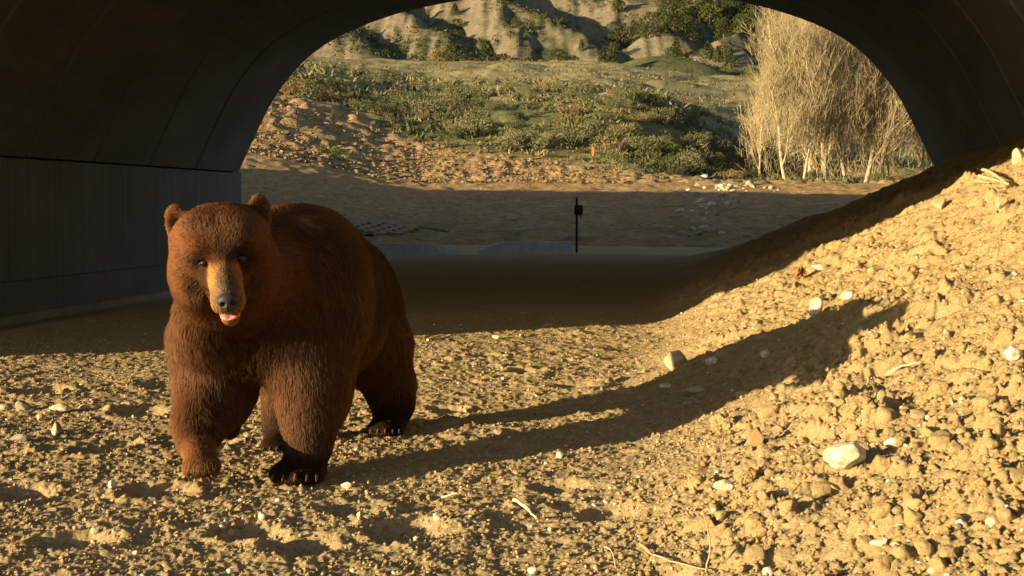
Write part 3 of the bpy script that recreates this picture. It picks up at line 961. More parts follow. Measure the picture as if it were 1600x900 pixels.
cs = np.clip(colr[:, None] * np.array([1.22, 1.17, 1.12]) * v_[:, None].clip(.45, 1.8) * tipw[None, :, None], 0, .8)
fur_d = bpy.data.hair_curves.new('fur')
fur_d.add_curves([K] * NSk)
fur_d.points.foreach_set('position', P.astype(np.float32).ravel())
rad_ = np.broadcast_to(np.array([1.0, .95, .75, .25]) * .00085, (NSk, K))
fur_d.points.foreach_set('radius', np.ascontiguousarray(rad_, np.float32).ravel())
a_ = fur_d.attributes.new('col', 'FLOAT_COLOR', 'POINT')
a_.data.foreach_set('color', np.concatenate([cs, np.ones((NSk, K, 1))], 2).astype(np.float32).ravel())
rn_ = nn[keep] + .30 * tang[keep] + .28 * (d0[keep] - tang[keep]) + rs.randn(NSk, 3) * .12
rn_ /= np.linalg.norm(rn_, axis=1, keepdims=True)
an_ = fur_d.attributes.new('lie', 'FLOAT_VECTOR', 'POINT')
an_.data.foreach_set('vector', np.repeat(rn_, K, 0).astype(np.float32).ravel())
t = NT('bear_fur', 0.55, 0.25)
at = t.n('ShaderNodeAttribute', attribute_name='col')
an = t.n('ShaderNodeAttribute', attribute_name='lie')
vt = t.n('ShaderNodeVectorTransform', vector_type='NORMAL', convert_from='OBJECT', convert_to='WORLD')
t.l(an.outputs['Vector'], vt.inputs[0])
df = t.n('ShaderNodeBsdfDiffuse'); t.l(at.outputs['Color'], df.inputs['Color']); t.l(vt.outputs[0], df.inputs['Normal'])
dk = t.mix(1.0, at.outputs['Color'], (.30, .27, .22), 'MULTIPLY')
hb = t.n('ShaderNodeBsdfHairPrincipled'); hb.model = 'CHIANG'; hb.parametrization = 'COLOR'
hb.inputs['Roughness'].default_value = .4; hb.inputs['Radial Roughness'].default_value = .6; hb.inputs['Coat'].default_value = 0.0; hb.inputs['IOR'].default_value = 1.35
t.l(dk, hb.inputs['Color'])
mx = t.n('ShaderNodeMixShader'); mx.inputs[0].default_value = .28
t.l(df.outputs[0], mx.inputs[1]); t.l(hb.outputs[0], mx.inputs[2])
t.l(mx.outputs[0], t.t.nodes['Material Output'].inputs[0])
M['fur'] = t.m
fur_d.materials.append(M['fur'])
fur = bpy.data.objects.new('fur', fur_d); COL.objects.link(fur); fur.parent = bear

def solid(name, rough=.3, spec=.5, col=(.02, .02, .02), noise=None):
    t = NT(name, rough, spec)
    if noise:
        p = t.pos(); f = t.noise(p, noise, 5, .7)
        return t.out(t.ramp(f, [(.3, tuple(.7 * v for v in col)), (.7, tuple(min(1, 1.25 * v) for v in col))]), t.bump(f, .4, .002))
    return t.out(col)
M['nose'] = solid('nose_skin', .55, .35, (.020, .018, .018), 260)
M['eye'] = solid('eye_ball', .18, .4, (.010, .005, .004))
M['tongue'] = solid('tongue', .35, .5, (.62, .22, .20), 200)
M['claw'] = solid('claw', .4, .4, (.10, .075, .05), 60)
M['lip'] = solid('lip', .5, .4, (.03, .018, .016), 200)

def head_part(name, prims, h, mat, lo, hi, it=1):
    Fd = Field(lo, hi, h)
    for f in prims: f(Fd)
    v, q = surface_nets(Fd.f, Fd.lo, h)
    v = relax(v, q, it, .4)
    v = HC + v @ HR.T
    return link(name, mesh_np(name, v, q), mat, bear)
# nose pad with two nostrils, in head space
head_part('nose', [lambda f: f.ell((0, .290, -.057), (.032, .022, .025), k=.01),
                   lambda f: f.ell((0, .296, -.074), (.016, .014, .016), k=.012),
                   lambda f: f.ell((.0140, .312, -.062), (.0085, .014, .0075), k=.004, cut=True),
                   lambda f: f.ell((-.0140, .312, -.062), (.0085, .014, .0075), k=.004, cut=True),
                   lambda f: f.ell((0, .314, -.077), (.0016, .010, .014), k=.003, cut=True)],
          .0022, M['nose'], (-.05, .25, -.105), (.05, .335, -.02), 1)
head_part('tongue', [lambda f: f.ell((-.013, .246, -.117), (.017, .034, .0072), k=.01),
                     lambda f: f.ell((.013, .246, -.117), (.017, .034, .0072), k=.003),
                     lambda f: f.ell((0, .268, -.121), (.018, .013, .006), k=.004)],
          .0024, M['tongue'], (-.05, .17, -.15), (.05, .31, -.08), 1)
for s in (-1, 1):
    e = head_part('eye', [lambda f: f.ell((.056 * s, .1435, .028), (.0120, .0115, .0115), k=.001)], .0022, M['eye'],
                  (.056 * s - .02, .12, .006), (.056 * s + .02, .164, .052), 0)
    n_ = 9
    lid = MB()
    for sg in (1, -1):
        aa = np.linspace(0, math.pi, n_)
        lp = np.stack([.056 * s + .0135 * np.cos(aa), .1525 - .004 * np.abs(np.cos(aa)), .028 + sg * .0072 * np.sin(aa)], 1)
        lid.tube(HC + lp @ HR.T, .0024, 6)
    link('eyelid', lid.mesh('eyelid', True), M['lip'], bear)
# claws
def claw(p, d, L=.035, w=.006):
    p = np.array(p, float); d = np.array(d, float)
    tt = np.linspace(0, 1, 5)[:, None]
    pts = p + d * L * tt + np.array([0, 0, -1]) * (.35 * L) * tt ** 2
    mb = MB(); mb.tube(pts, np.array([w, w * .95, w * .8, w * .5, w * .12]), 7)
    link('claw', mb.mesh('claw', True), M['claw'], bear)
for i, dx in enumerate((-.074, -.039, 0, .038, .070)):
    claw(bp(460, 742, 4.33 + abs(dx) * .5) + [dx, -.024, 0.010], (dx * 2, -1, -.1))
for i, dx in enumerate((-.058, -.03, 0, .03, .056)):
    claw(bp(601, 671, 5.27 + abs(dx) * .5) + [dx, -.02, 0.010], (dx * 2, -1, -.1), .028, .005)
for i, dx in enumerate((-.05, -.026, 0, .026, .05)):
    claw(bp(431, 699, 4.98 + abs(dx) * .5) + [dx, -.02, 0.010], (dx * 2, -1, -.1), .028, .005)
for i, dx in enumerate((-.044, -.022, .0, .022, .044)):
    claw(bp(309, 730, 4.20) + [dx, .006, -.018 + .1 * abs(dx)], (dx, .35, -.9), .026, .005)


# ------------------------------------------------------------------ stones and clods
def ico(sub):
    t = (1 + 5 ** .5) / 2
    V = np.array([(-1,t,0),(1,t,0),(-1,-t,0),(1,-t,0),(0,-1,t),(0,1,t),(0,-1,-t),(0,1,-t),(t,0,-1),(t,0,1),(-t,0,-1),(-t,0,1)], float)
    Fc = np.array([(0,11,5),(0,5,1),(0,1,7),(0,7,10),(0,10,11),(1,5,9),(5,11,4),(11,10,2),(10,7,6),(7,1,8),(3,9,4),(3,4,2),(3,2,6),(3,6,8),(3,8,9),(4,9,5),(2,4,11),(6,2,10),(8,6,7),(9,8,1)])
    V /= np.linalg.norm(V, axis=1, keepdims=True)
    for _ in range(sub):
        e = np.sort(np.concatenate([Fc[:, [0, 1]], Fc[:, [1, 2]], Fc[:, [2, 0]]]), 1)
        u, inv = np.unique(e, axis=0, return_inverse=True); inv = inv.reshape(-1)
        m = V[u].mean(1); m /= np.linalg.norm(m, axis=1, keepdims=True)
        n = len(Fc); a, b, c = (len(V) + inv[k * n:(k + 1) * n] for k in range(3))
        V = np.concatenate([V, m])
        Fc = np.concatenate([np.stack([Fc[:, 0], a, c], 1), np.stack([Fc[:, 1], b, a], 1), np.stack([Fc[:, 2], c, b], 1), np.stack([a, b, c], 1)])
    return V, Fc
ICO = {k: ico(k) for k in range(5)}
OCTA = (np.array([(1,0,0),(-1,0,0),(0,1,0),(0,-1,0),(0,0,1),(0,0,-1)], float), np.array([(0,2,4),(2,1,4),(1,3,4),(3,0,4),(2,0,5),(1,2,5),(3,1,5),(0,3,5)]))

def stone_geo(sub, seed, rough=.18, facet=3, freq=1.3):
    facet += 3
    V, Fc = ICO[sub]; V = V.copy()
    r_ = np.random.RandomState(seed)
    o = r_.rand(3) * 50
    V = V * (1 + rough * fbm(V[:, 0] * freq + o[0], V[:, 1] * freq + o[1], seed, 3, V[:, 2] * freq + o[2]))[:, None]
    for _ in range(facet):                              # broken faces
        n = r_.randn(3); n /= np.linalg.norm(n); c = .55 + .25 * r_.rand()
        d = V @ n - c; V = V - np.maximum(d, 0)[:, None] * n * .92
    return V, Fc
def clod_geo(sub, seed):
    """a crumbly lump: billowed, with a few broken faces and pits"""
    V, Fc = ICO[sub]
    r_ = np.random.RandomState(seed); o = r_.rand(3) * 50
    n3 = lambda f, sd, oc=2: fbm(V[:, 0] * f + o[0], V[:, 1] * f + o[1], sd, oc, V[:, 2] * f + o[2])
    W = V * (1 + .45 * n3(1.2, seed) + .30 * np.abs(n3(2.6, seed + 3)) + .20 * n3(5.5, seed + 7, 3) + .16 * n3(11, seed + 9, 3))[:, None]
    for _ in range(4):
        n = r_.randn(3); n /= np.linalg.norm(n); c = .55 + .3 * r_.rand()
        W = W - np.maximum(W @ n - c, 0)[:, None] * n * .7
    return W, Fc

rs = np.random.RandomState(77)
def eul(r_, tilt=.5): return (r_.uniform(-tilt, tilt), r_.uniform(-tilt, tilt), r_.uniform(0, 6.28))

# the stones one can point at: picture place, width, height in picture points, stretch, material, name, category, label
NOTED = [
 (1322, 708, 74, 46, 'white_rock', 'boulder', 'rock', 'large white stone with a dirty yellow top, half buried low on the dirt heap', -.35),
 (1398, 692, 34, 20, 'white_rock', 'stone', 'stone', 'pale oblong stone lying just right of the large white stone', -.5),
 (1181, 680, 26, 40, 'brown_rock', 'stone', 'stone', 'reddish brown flat stone standing on edge against a clod at the foot of the heap', 1.2),
 (1128, 655, 46, 42, 'clod', 'dirt_clod', 'clod', 'rounded dirt clod standing at the lower edge of the bear shadow', 0),
 (1196, 700, 40, 36, 'clod', 'dirt_clod', 'clod', 'dirt clod resting against the reddish brown flat stone', .3),
 (1288, 634, 42, 36, 'clod', 'dirt_clod', 'clod', 'dirt clod above the large white stone on the heap', .1),
 (1345, 628, 52, 40, 'clod', 'dirt_clod', 'clod', 'broad dirt clod right under the tip of the bear shadow', .4),
 (1520, 580, 66, 44, 'clod', 'dirt_clod', 'clod', 'widest dirt clod on the right part of the heap', .2),
 (1090, 735, 72, 36, 'clod', 'dirt_clod', 'clod', 'long low dirt clod left of the reddish brown flat stone', -.1),
 (1165, 738, 56, 36, 'clod', 'dirt_clod', 'clod', 'dirt clod below the reddish brown flat stone', .2),
 (1100, 815, 50, 40, 'clod', 'dirt_clod', 'clod', 'dirt clod casting a deep shadow near the dry forked twig', .5),
 (1230, 768, 27, 17, 'white_rock', 'stone', 'stone', 'bright white pebble straight below the large white stone', .3),
 (1132, 757, 36, 18, 'white_rock', 'stone', 'stone', 'cream pebble lying under the long low clod', -.3),
 (1376, 846, 36, 15, 'white_rock', 'stone', 'stone', 'flat white pebble near the bottom edge of the heap', -.2),
 (1549, 816, 22, 18, 'white_rock', 'stone', 'stone', 'small white pebble in the lower right corner of the heap', .5),
 (1502, 817, 18, 12, 'white_rock', 'stone', 'stone', 'dull white pebble left of the small white one in the lower right corner', .2),
 (1200, 893, 22, 18, 'white_rock', 'stone', 'stone', 'white pebble cut by the bottom edge of the photo', .2),
 (1275, 478, 22, 34, 'white_rock', 'stone', 'stone', 'upright oval cream stone in the middle of the sunlit heap', .9),
 (1324, 463, 26, 16, 'white_rock', 'stone', 'stone', 'pale stone just right of the upright oval cream stone', .2),
 (1280, 418, 32, 13, 'white_rock', 'stone', 'stone', 'long white stone beside the rusty brown dead plant', .3),
 (1086, 609, 36, 16, 'tan_rock', 'stone', 'stone', 'flat tan stone lying inside the bear shadow', .1),
 (1055, 560, 40, 36, 'tan_rock', 'stone', 'stone', 'blocky tan boulder at the toe of the heap above the bear shadow', .3),
 (1111, 563, 20, 18, 'white_rock', 'stone', 'stone', 'round white pebble right of the blocky tan boulder', .1),
 (1040, 604, 22, 11, 'white_rock', 'stone', 'stone', 'small white pebble at the upper edge of the bear shadow', .1),
 (1196, 552, 18, 18, 'white_rock', 'stone', 'stone', 'pale pebble above the middle of the bear shadow', .4),
 (1585, 552, 34, 22, 'white_rock', 'stone', 'stone', 'white stone at the right edge of the photo', .1),
 (1564, 320, 24, 24, 'tan_rock', 'stone', 'stone', 'pale oval stone under the splintered wood near the top of the heap', .8),
 (1590, 243, 22, 30, 'tan_rock', 'stone', 'stone', 'round stone on the very top of the heap at the right edge', .2),
 (1467, 318, 26, 22, 'tan_rock', 'stone', 'stone', 'rounded stone on the edge of the tunnel shadow below the splintered wood', .2),
 (97, 637, 34, 16, 'white_rock', 'stone', 'stone', 'cream flat stone on the floor at far left, brightest of its row', .05),
 (142, 636, 42, 12, 'tan_rock', 'stone', 'stone', 'flat tan stone right of the cream flat stone at left', .05),
 (36, 634, 26, 18, 'grey_rock', 'stone', 'stone', 'grey stone left of the cream flat stone', .1),
 (8, 636, 24, 12, 'grey_rock', 'stone', 'stone', 'low grey stone at the left edge of the photo', .1),
 (198, 632, 20, 12, 'tan_rock', 'stone', 'stone', 'small tan stone left of the lifted paw', .1),
 (89, 671, 17, 28, 'grey_rock', 'stone', 'stone', 'narrow grey stone standing upright on the floor at left', 1.3),
 (64, 652, 12, 16, 'tan_rock', 'stone', 'stone', 'little upright tan stone above the narrow grey one', 1.2),
 (34, 684, 34, 14, 'grey_rock', 'stone', 'stone', 'flat grey slab left of the narrow upright stone', .05),
 (176, 757, 14, 18, 'white_rock', 'stone', 'stone', 'white pebble left of and below the lifted paw', .9),
 (148, 828, 14, 12, 'white_rock', 'stone', 'stone', 'white pebble in the lower left of the floor', .1),
 (410, 806, 13, 17, 'white_rock', 'stone', 'stone', 'white pebble below the standing forepaw', 1.0),
 (360, 831, 13, 14, 'tan_rock', 'stone', 'stone', 'tan pebble left below the white pebble under the forepaw', .2),
 (541, 758, 20, 12, 'white_rock', 'stone', 'stone', 'white chip of stone right of the standing forepaw', .1),
 (682, 808, 12, 14, 'white_rock', 'stone', 'stone', 'white pebble on the floor at bottom centre', .6),
 (562, 805, 10, 14, 'white_rock', 'stone', 'stone', 'thin white chip between the forepaw and the bottom centre pebble', 1.0),
 (833, 890, 18, 12, 'white_rock', 'stone', 'stone', 'white pebble at the bottom edge below the bent pale stick', .1),
 (775, 527, 14, 7, 'white_rock', 'stone', 'stone', 'pale stone right on the edge of the tunnel shadow', .1),
 (424, 604, 10, 11, 'tan_rock', 'stone', 'stone', 'tan pebble seen between the forelegs', .3),
 (386, 680, 12, 10, 'tan_rock', 'stone', 'stone', 'tan pebble right of the lifted paw', .3),
 (875, 710, 12, 12, 'white_rock', 'stone', 'stone', 'round pebble at the lower edge of the leg shadows', .3),
 (942, 606, 12, 10, 'tan_rock', 'stone', 'stone', 'tan pebble above the leg shadows', .2),
]
for k, (px, py, w, h_, mt, nm, cat, lab, tilt) in enumerate(NOTED):
    g = hit(px, py + h_ * .35)
    if g is None: continue
    p, dist = g
    a, b = w * dist / 2000 * .5, h_ * dist / 2000 * .5
    isclod = mt == 'clod'
    V, Fc = clod_geo(4, 300 + k) if isclod else stone_geo(3, 200 + k, .22, 4)
    V = V / np.abs(V).max(0)
    flat_ = tilt < .8
    d3 = max(a, b) * (.75 if not isclod else .9)
    sc = np.array([a, d3 if flat_ else min(a, b), b])
    V = V * sc
    if not isclod and flat_: 
        ct, st_ = math.cos(tilt * .4), math.sin(tilt * .4)
        V = np.stack([V[:, 0] * ct + V[:, 2] * st_, V[:, 1], -V[:, 0] * st_ + V[:, 2] * ct], 1)
    o = link(nm, mesh_np(nm, V, Fc), M[mt])
    o.location = (p.x, p.y, p.z + b * (.50 if not isclod else .15))
    o.rotation_euler = (0, 0, YAW)
    tag(o, lab, cat)

# clods and pebbles nothing tells apart: some two hundred of them one by one
clod_me = []
for k in range(6):
    V, Fc = clod_geo(2, 500 + k); me = mesh_np('dirt_clod', V, Fc); me.materials.append(M['clod_small']); clod_me.append(me)
peb_me = []
for k in range(6):
    V, Fc = stone_geo(1, 600 + k, .25, 3); me = mesh_np('pebble', V * [1, .8, .62], Fc)
    me.materials.append(M[('white_rock', 'tan_rock', 'tan_rock', 'grey_rock', 'white_rock', 'tan_rock')[k]]); peb_me.append(me)
MARKS = [(1322, 708, 'the large white stone'), (1250, 420, 'the rusty dead plant'), (1550, 290, 'the splintered wood'), (1181, 680, 'the reddish brown flat stone'),
         (1055, 560, 'the blocky tan boulder'), (1275, 478, 'the upright oval cream stone'), (1104, 850, 'the dry forked twig'), (1410, 490, 'the tip of the bear shadow'),
         (1585, 552, 'the right edge white stone'), (1549, 816, 'the lower right white pebble'), (1450, 390, 'the upper edge of the sunlit heap'),
         (1420, 600, 'the pale root'), (1376, 846, 'the lowest flat white pebble')]
FLOORMARKS = [(97, 637, 'the cream flat stone at left'), (176, 757, 'the white pebble below the lifted paw'), (410, 806, 'the white pebble below the standing forepaw'), (825, 810, 'the bent pale stick'),
              (880, 660, 'the shadow of the bear legs'), (720, 560, 'the rump of the bear'), (950, 560, 'the toe of the heap'), (560, 860, 'the bottom edge, middle of the photo'), (130, 850, 'the lower left corner'), (1010, 870, 'the dry forked twig')]
def nearest(px, py, marks): return min(marks, key=lambda m: (m[0] - px) ** 2 + (m[1] - py) ** 2)[2]
def proj(p):
    X, Z = w2c(p[0], p[1]); b = (p[2] - CAM_H) / Z
    return 800 + 2000 * X / Z, 450 - 2000 * math.tan(math.atan(b) + PITCH)
def scatter(n, me_list, nm, sizes, test, lab, cat, grp, seed):
    r_ = np.random.RandomState(seed); done = 0; tries = 0
    while done < n and tries < n * 30:
        tries += 1
        px, py = r_.uniform(-10, 1610), r_.uniform(400, 905)
        if not test(px, py): continue
        g = hit(px, py, 16, True)
        if g is None: continue
        p, dist = g
        mw_ = float(mound_w(np.array([p.x]), np.array([p.y]))[0])
        if not test(px, py, mw_, p): continue
        s_ = sizes(r_, dist)
        o = bpy.data.objects.new(nm, me_list[r_.randint(len(me_list))]); COL.objects.link(o)
        o.location = (p.x, p.y, p.z + s_ * .05); o.rotation_euler = eul(r_); o.scale = (s_, s_ * r_.uniform(.8, 1.1), s_ * r_.uniform(.65, .95))
        big = s_ * 2000 / dist * 2
        tag(o, lab.format(size='big' if big > 34 else ('mid sized' if big > 18 else 'small'), near=nearest(px, py, MARKS if mw_ > .09 else FLOORMARKS)), cat, grp); done += 1
def off_bear(px, py): return not (235 < px < 660 and 250 < py < 765)
scatter(150, clod_me, 'dirt_clod', lambda r_, d: min(.036, .0085 * d, .010 + .011 * r_.exponential()) , lambda px, py, mw=1.0, p=None: mw > .08 and off_bear(px, py) and px > 930 - (py - 500) * .1,
        '{size} crumbly dirt clod on the heap near {near}', 'clod', 'loose clods on the dirt heap', 21)
scatter(55, peb_me, 'pebble', lambda r_, d: r_.uniform(.006, .014), lambda px, py, mw=0.0, p=None: mw < .1 and off_bear(px, py) and px < 1150 and py > 530,
        'loose pebble on the trodden floor near {near}', 'pebble', 'pebbles on the trodden floor', 22)
scatter(45, peb_me, 'pebble', lambda r_, d: r_.uniform(.006, .016), lambda px, py, mw=1.0, p=None: mw > .1 and off_bear(px, py),
        'pebble stuck in the dirt heap near {near}', 'pebble', 'pebbles in the dirt heap', 23)

# the crumbs too small and too many to count, joined
def crumbs(nm, n, size, test, mat, seed, geo, lab):
    r_ = np.random.RandomState(seed)
    Z = np.exp(r_.uniform(math.log(2.1), math.log(10.5), n * 2)); X = r_.uniform(-.45, .45, n * 2) * Z
    x, y = c2w(X, Z); mw = mound_w(x, y); k = np.nonzero(test(mw, r_))[0][:n]
    x, y = x[k], y[k]; z = T(x, y); n = len(k)
    s_ = size(r_, n); V0, F0 = geo
    ang = r_.rand(n) * 6.28; ca, sa = np.cos(ang), np.sin(ang)
    sq = np.stack([r_.uniform(.7, 1.2, n), r_.uniform(.7, 1.2, n), r_.uniform(.5, 1, n)], 1)
    Q = V0[None] * (1 + .25 * r_.randn(n, len(V0), 1)) * (s_[:, None] * sq)[:, None]
    W = np.stack([Q[..., 0] * ca[:, None] - Q[..., 1] * sa[:, None] + x[:, None], Q[..., 0] * sa[:, None] + Q[..., 1] * ca[:, None] + y[:, None], Q[..., 2] + (z + s_ * .3)[:, None]], -1)
    Fa = (F0[None] + (np.arange(n) * len(V0))[:, None, None]).reshape(-1, 3)
    o = link(nm, mesh_np(nm, W.reshape(-1, 3), Fa, True), mat)
    tag(o, lab, nm.replace('_', ' '), kind='stuff')
crumbs('soil_crumbs', 20000, lambda r_, n: .0022 + .0026 * r_.exponential(size=n).clip(0, 3), lambda mw, r_: mw < .15, M['crumb'], 31, OCTA, 'fine soil crumbs strewn over the trodden floor')
crumbs('heap_crumbs', 16000, lambda r_, n: .0028 + .0036 * r_.exponential(size=n).clip(0, 3), lambda mw, r_: mw > .03, M['clod'], 32, OCTA, 'fine yellow crumbs covering the dirt heap')
crumbs('grit', 1100, lambda r_, n: .0025 + .003 * r_.exponential(size=n).clip(0, 2.5), lambda mw, r_: r_.rand(len(mw)) < .9, M['white_rock'], 33, ICO[0], 'pale grit sprinkled through the soil')

# ------------------------------------------------------------------ sticks, chips, dead plant
M['stick'] = mat_rock('dry_wood', (0.36, 0.27, 0.15), (0.55, 0.43, 0.26), 30, .4)
M['chip'] = mat_rock('split_wood', (0.55, 0.43, 0.24), (0.72, 0.60, 0.38), 40, .4)
M['rust'] = mat_rock('dead_leaf', (0.22, 0.09, 0.03), (0.36, 0.16, 0.05), 30, .6)
def stick_pts(pxs, lift=.012):
    o = []
    for (px, py, l) in pxs:
        p, d = hit(px, py + 0, 25, False)
        o.append((p.x, p.y, float(T(p.x, p.y)[0]) + lift + l))
    return np.array(o)
def twig(nm, runs, rad, mat, lab, cat):
    mb = MB()
    for k, (pts, r0) in enumerate(runs): 
        pts = np.asarray(pts, float)
        # a slightly crooked line
        t = np.linspace(0, 1, len(pts) * 3 - 2); q = np.stack([np.interp(t, np.linspace(0, 1, len(pts)), pts[:, i]) for i in range(3)], 1)
        q[1:-1] += rs.randn(len(q) - 2, 3) * r0 * (.5 if r0 < .009 else .08)
        mb.tube(q, np.linspace(r0, r0 * .45, len(q)), 6)
    V = np.concatenate(mb.V); c = V.mean(0); c[2] = V[:, 2].min()
    mb.V = [v - c for v in mb.V]
    o = link(nm, mb.mesh(nm, True), mat); o.location = c
    return tag(o, lab, cat)
a = stick_pts([(1000, 858, 0), (1022, 880, .01), (1060, 886, .012), (1104, 892, .008)], .01)
up = stick_pts([(1104, 890, 0)])[0]; 
tw = [(a, .0035), (np.array([up, up + [0.01, 0, .05], up + [.004, .0, .10], up + [-.01, 0, .145]]), .003), (np.array([a[1], a[1] + [-.03, .0, .03]]), .002)]
twig('twig', tw, 0, M['stick'], 'dry forked twig with one upright shoot at the bottom edge of the floor', 'twig')
a = stick_pts([(945, 862, 0), (955, 876, .01), (962, 893, 0)]); twig('twig', [(a, .0028)], 0, M['stick'], 'short curved twig left of the dry forked twig', 'twig')
a = stick_pts([(803, 797, .004), (820, 806, .008), (838, 820, .002)]); twig('stick', [(a, .006), (a[1:] + [0, 0, .004], .005)], 0, M['chip'], 'bent pale stick lying on the floor at bottom centre', 'stick')
a = stick_pts([(690, 783, 0), (714, 786, .004)]); twig('stick', [(a, .004)], 0, M['chip'], 'short straw coloured stick above the bent pale one', 'stick')
a = stick_pts([(668, 533, 0), (692, 526, .004)]); twig('stick', [(a, .010)], 0, M['chip'], 'pale stick at the edge of the tunnel shadow beside the bear', 'stick')
a = stick_pts([(1385, 580, 0), (1410, 574, .012), (1438, 566, .004)]); twig('stick', [(a, .006)], 0, M['chip'], 'pale root lying across the end of the bear shadow', 'stick')
a = stick_pts([(1352, 612, 0), (1361, 590, .02)]); twig('stick', [(a, .006)], 0, M['chip'], 'short pale stick stuck upright under the bear shadow', 'stick')
a = stick_pts([(1528, 272, .01), (1548, 284, .05), (1574, 300, .02)], .02); b = stick_pts([(1530, 288, .0), (1552, 290, .03), (1570, 296, .0)], .02)
twig('splintered_wood', [(a, .018), (b, .015), (stick_pts([(1524, 292, 0), (1545, 296, .01)], .02), .010)], 0, M['chip'], 'pale splintered wood lying near the top of the heap at right', 'wood')
# rusty dead plant
p, d = hit(1250, 436, 25, False)
mb = MB()
for k in range(26):
    an = rs.rand() * 6.28; l = rs.uniform(.04, .085); hh = rs.uniform(.05, .13)
    q = np.array([[0, 0, 0], [math.cos(an) * l * .3, math.sin(an) * l * .3, hh], [math.cos(an) * l * .9, math.sin(an) * l * .9, hh * rs.uniform(.2, .9)]])
    dx = np.array([-math.sin(an), math.cos(an), 0]) * rs.uniform(.008, .016)
    V = np.concatenate([q - dx * np.array([[.4], [1], [.2]]), q + dx * np.array([[.4], [1], [.2]]) + [0, 0, .004]])
    mb.add(V, [(0, 1, 4, 3), (1, 2, 5, 4)])
o = link('dead_plant', mb.mesh('dead_plant'), M['rust']); o.location = (p.x, p.y, float(T(p.x, p.y)[0]) - .01)
tag(o, 'rusty brown shrivelled dead plant on the edge of the heap', 'plant')

# ------------------------------------------------------------------ things on the far side of the tunnel
def ground_at(x, y): return float(T0(np.array([x]), np.array([y]))[0])
def at(px, Z):
    x, y = c2w((px - 800) / 2000.0 * Z, Z); return np.array([x, y, ground_at(x, y)])
M['curb'] = mat_concrete('curb_concrete', (0.44, 0.46, 0.48), (0.58, 0.60, 0.62), (3, 3, 1))
def curb(p0, p1, taper0, taper1, lab):
    p0, p1 = np.array(p0), np.array(p1)
    L = np.linalg.norm((p1 - p0)[:2]); an = math.atan2(p1[1] - p0[1], p1[0] - p0[0])
    w, hh = .16, .22
    V = []
    w2 = .16
    for xx, hz in ((0, hh * .25 if taper0 else hh), (taper0 or .02, hh), (L - (taper1 or .02), hh), (L, hh * .25 if taper1 else hh)):
        V += [(xx, -w / 2 - .20, -.25), (xx, w / 2, -.25), (xx, w / 2 - .02, hz), (xx, -w / 2 + .03, hz)]
    mb = MB(); Fq = [(0, 1, 2, 3), (15, 14, 13, 12)]
    for s_ in range(3):
        for j in range(4): Fq.append((s_ * 4 + j, (s_ + 1) * 4 + j, (s_ + 1) * 4 + (j + 1) % 4, s_ * 4 + (j + 1) % 4))
    mb.add(V, Fq)
    o = link('curb', mb.mesh('curb'), M['curb']); o.location = (p0[0], p0[1], .5 * (p0[2] + p1[2]) + .02); o.rotation_euler = (0, 0, an)
    tag(o, lab, 'curb')
curb(at(560, 24.0), at(715, 24.2), 0, .5, 'blue grey concrete curb at the tunnel end, the piece next to the bear')
curb(at(745, 24.6), at(892, 24.9), .5, 0, 'blue grey concrete curb at the tunnel end, the piece by the black post')
# post with a small trail camera
M['post'] = solid('post_paint', .6, .3, (.012, .013, .012), 30)
b = at(901, 25.2)
post = empty('camera_post', tuple(b), YAW)
tag(post, 'thin dark metal post with a small black box on it beyond the tunnel', 'post')
mb = MB(); mb.box((-.022, -.006, -.3), (.022, .006, 1.08)); mb.box((-.005, .005, -.3), (.005, .034, 1.08)); link('stake', mb.mesh('stake'), M['post'], post)
mb = MB(); mb.box((-.05, -.085, .74), (.115, -.007, .93)); cbx = link('camera_box', mb.mesh('camera_box'), M['post'], post)
bv_ = cbx.modifiers.new('bevel', 'BEVEL'); bv_.width = .012; bv_.segments = 2
mb = MB(); mb.tube([(.035, -.084, .87), (.035, -.098, .87)], .022, 10); mb.box((.06, -.04, .69), (.085, -.02, .741)); lens = link('lens', mb.mesh('lens'), M['eye'], cbx)
# concrete block mat set in the slope, dark open cells
M['block'] = mat_concrete('block_concrete', (0.22, 0.18, 0.12), (0.32, 0.265, 0.18), (2, 2, 2))
c0 = at(596, 28.8)
mat_root = empty('block_mat', tuple(c0), YAW + R(16))
tag(mat_root, 'mat of open concrete blocks with dark gaps set in the shaded slope behind the bear', 'block mat')
blk = MB(); blk.box((-.13, -.12, -.06), (.13, .12, .05)); bme = blk.mesh('block'); bme.materials.append(M['block'])
M['gap'] = solid('dark_bed', .95, .05, (.02, .018, .013), 20)  # near black bed showing between the blocks
mb = MB()
sl_ = None
X0, Z0 = (612 - 800) / 2000 * 28.8, 28.8
def slope_z(x, y): return ground_at(x, y)
mi = Matrix.Translation(c0) @ Matrix.Rotation(YAW + R(16), 4, 'Z')
pad_V = []
for i in range(-4, 5):
    for j in range(-4, 5):
        lx, ly = i * .36 + (.18 if j % 2 else 0), j * .30
        if abs(lx) + abs(ly) * .8 > .95 or rs.rand() < .12: continue
        wp = mi @ Vector((lx, ly, 0)); gz = slope_z(wp.x, wp.y) - c0[2]
        o = bpy.data.objects.new('block', bme); COL.objects.link(o); o.parent = mat_root
        o.location = (lx, ly, gz + .03); o.rotation_euler = (R(7), 0, 0)
gx = np.linspace(-1.6, 1.6, 9); gy = np.linspace(-1.5, 1.5, 9)
V = []
for yy in gy:
    for xx in gx:
        wp = mi @ Vector((xx, yy, 0)); inside = abs(xx) + abs(yy) * .8 < 1.05
        V.append((xx, yy, slope_z(wp.x, wp.y) - c0[2] + (.012 if inside else -.08)))
link('bed', mesh_np('bed', V, grid_faces(9, 9, False)), M['gap'], mat_root)
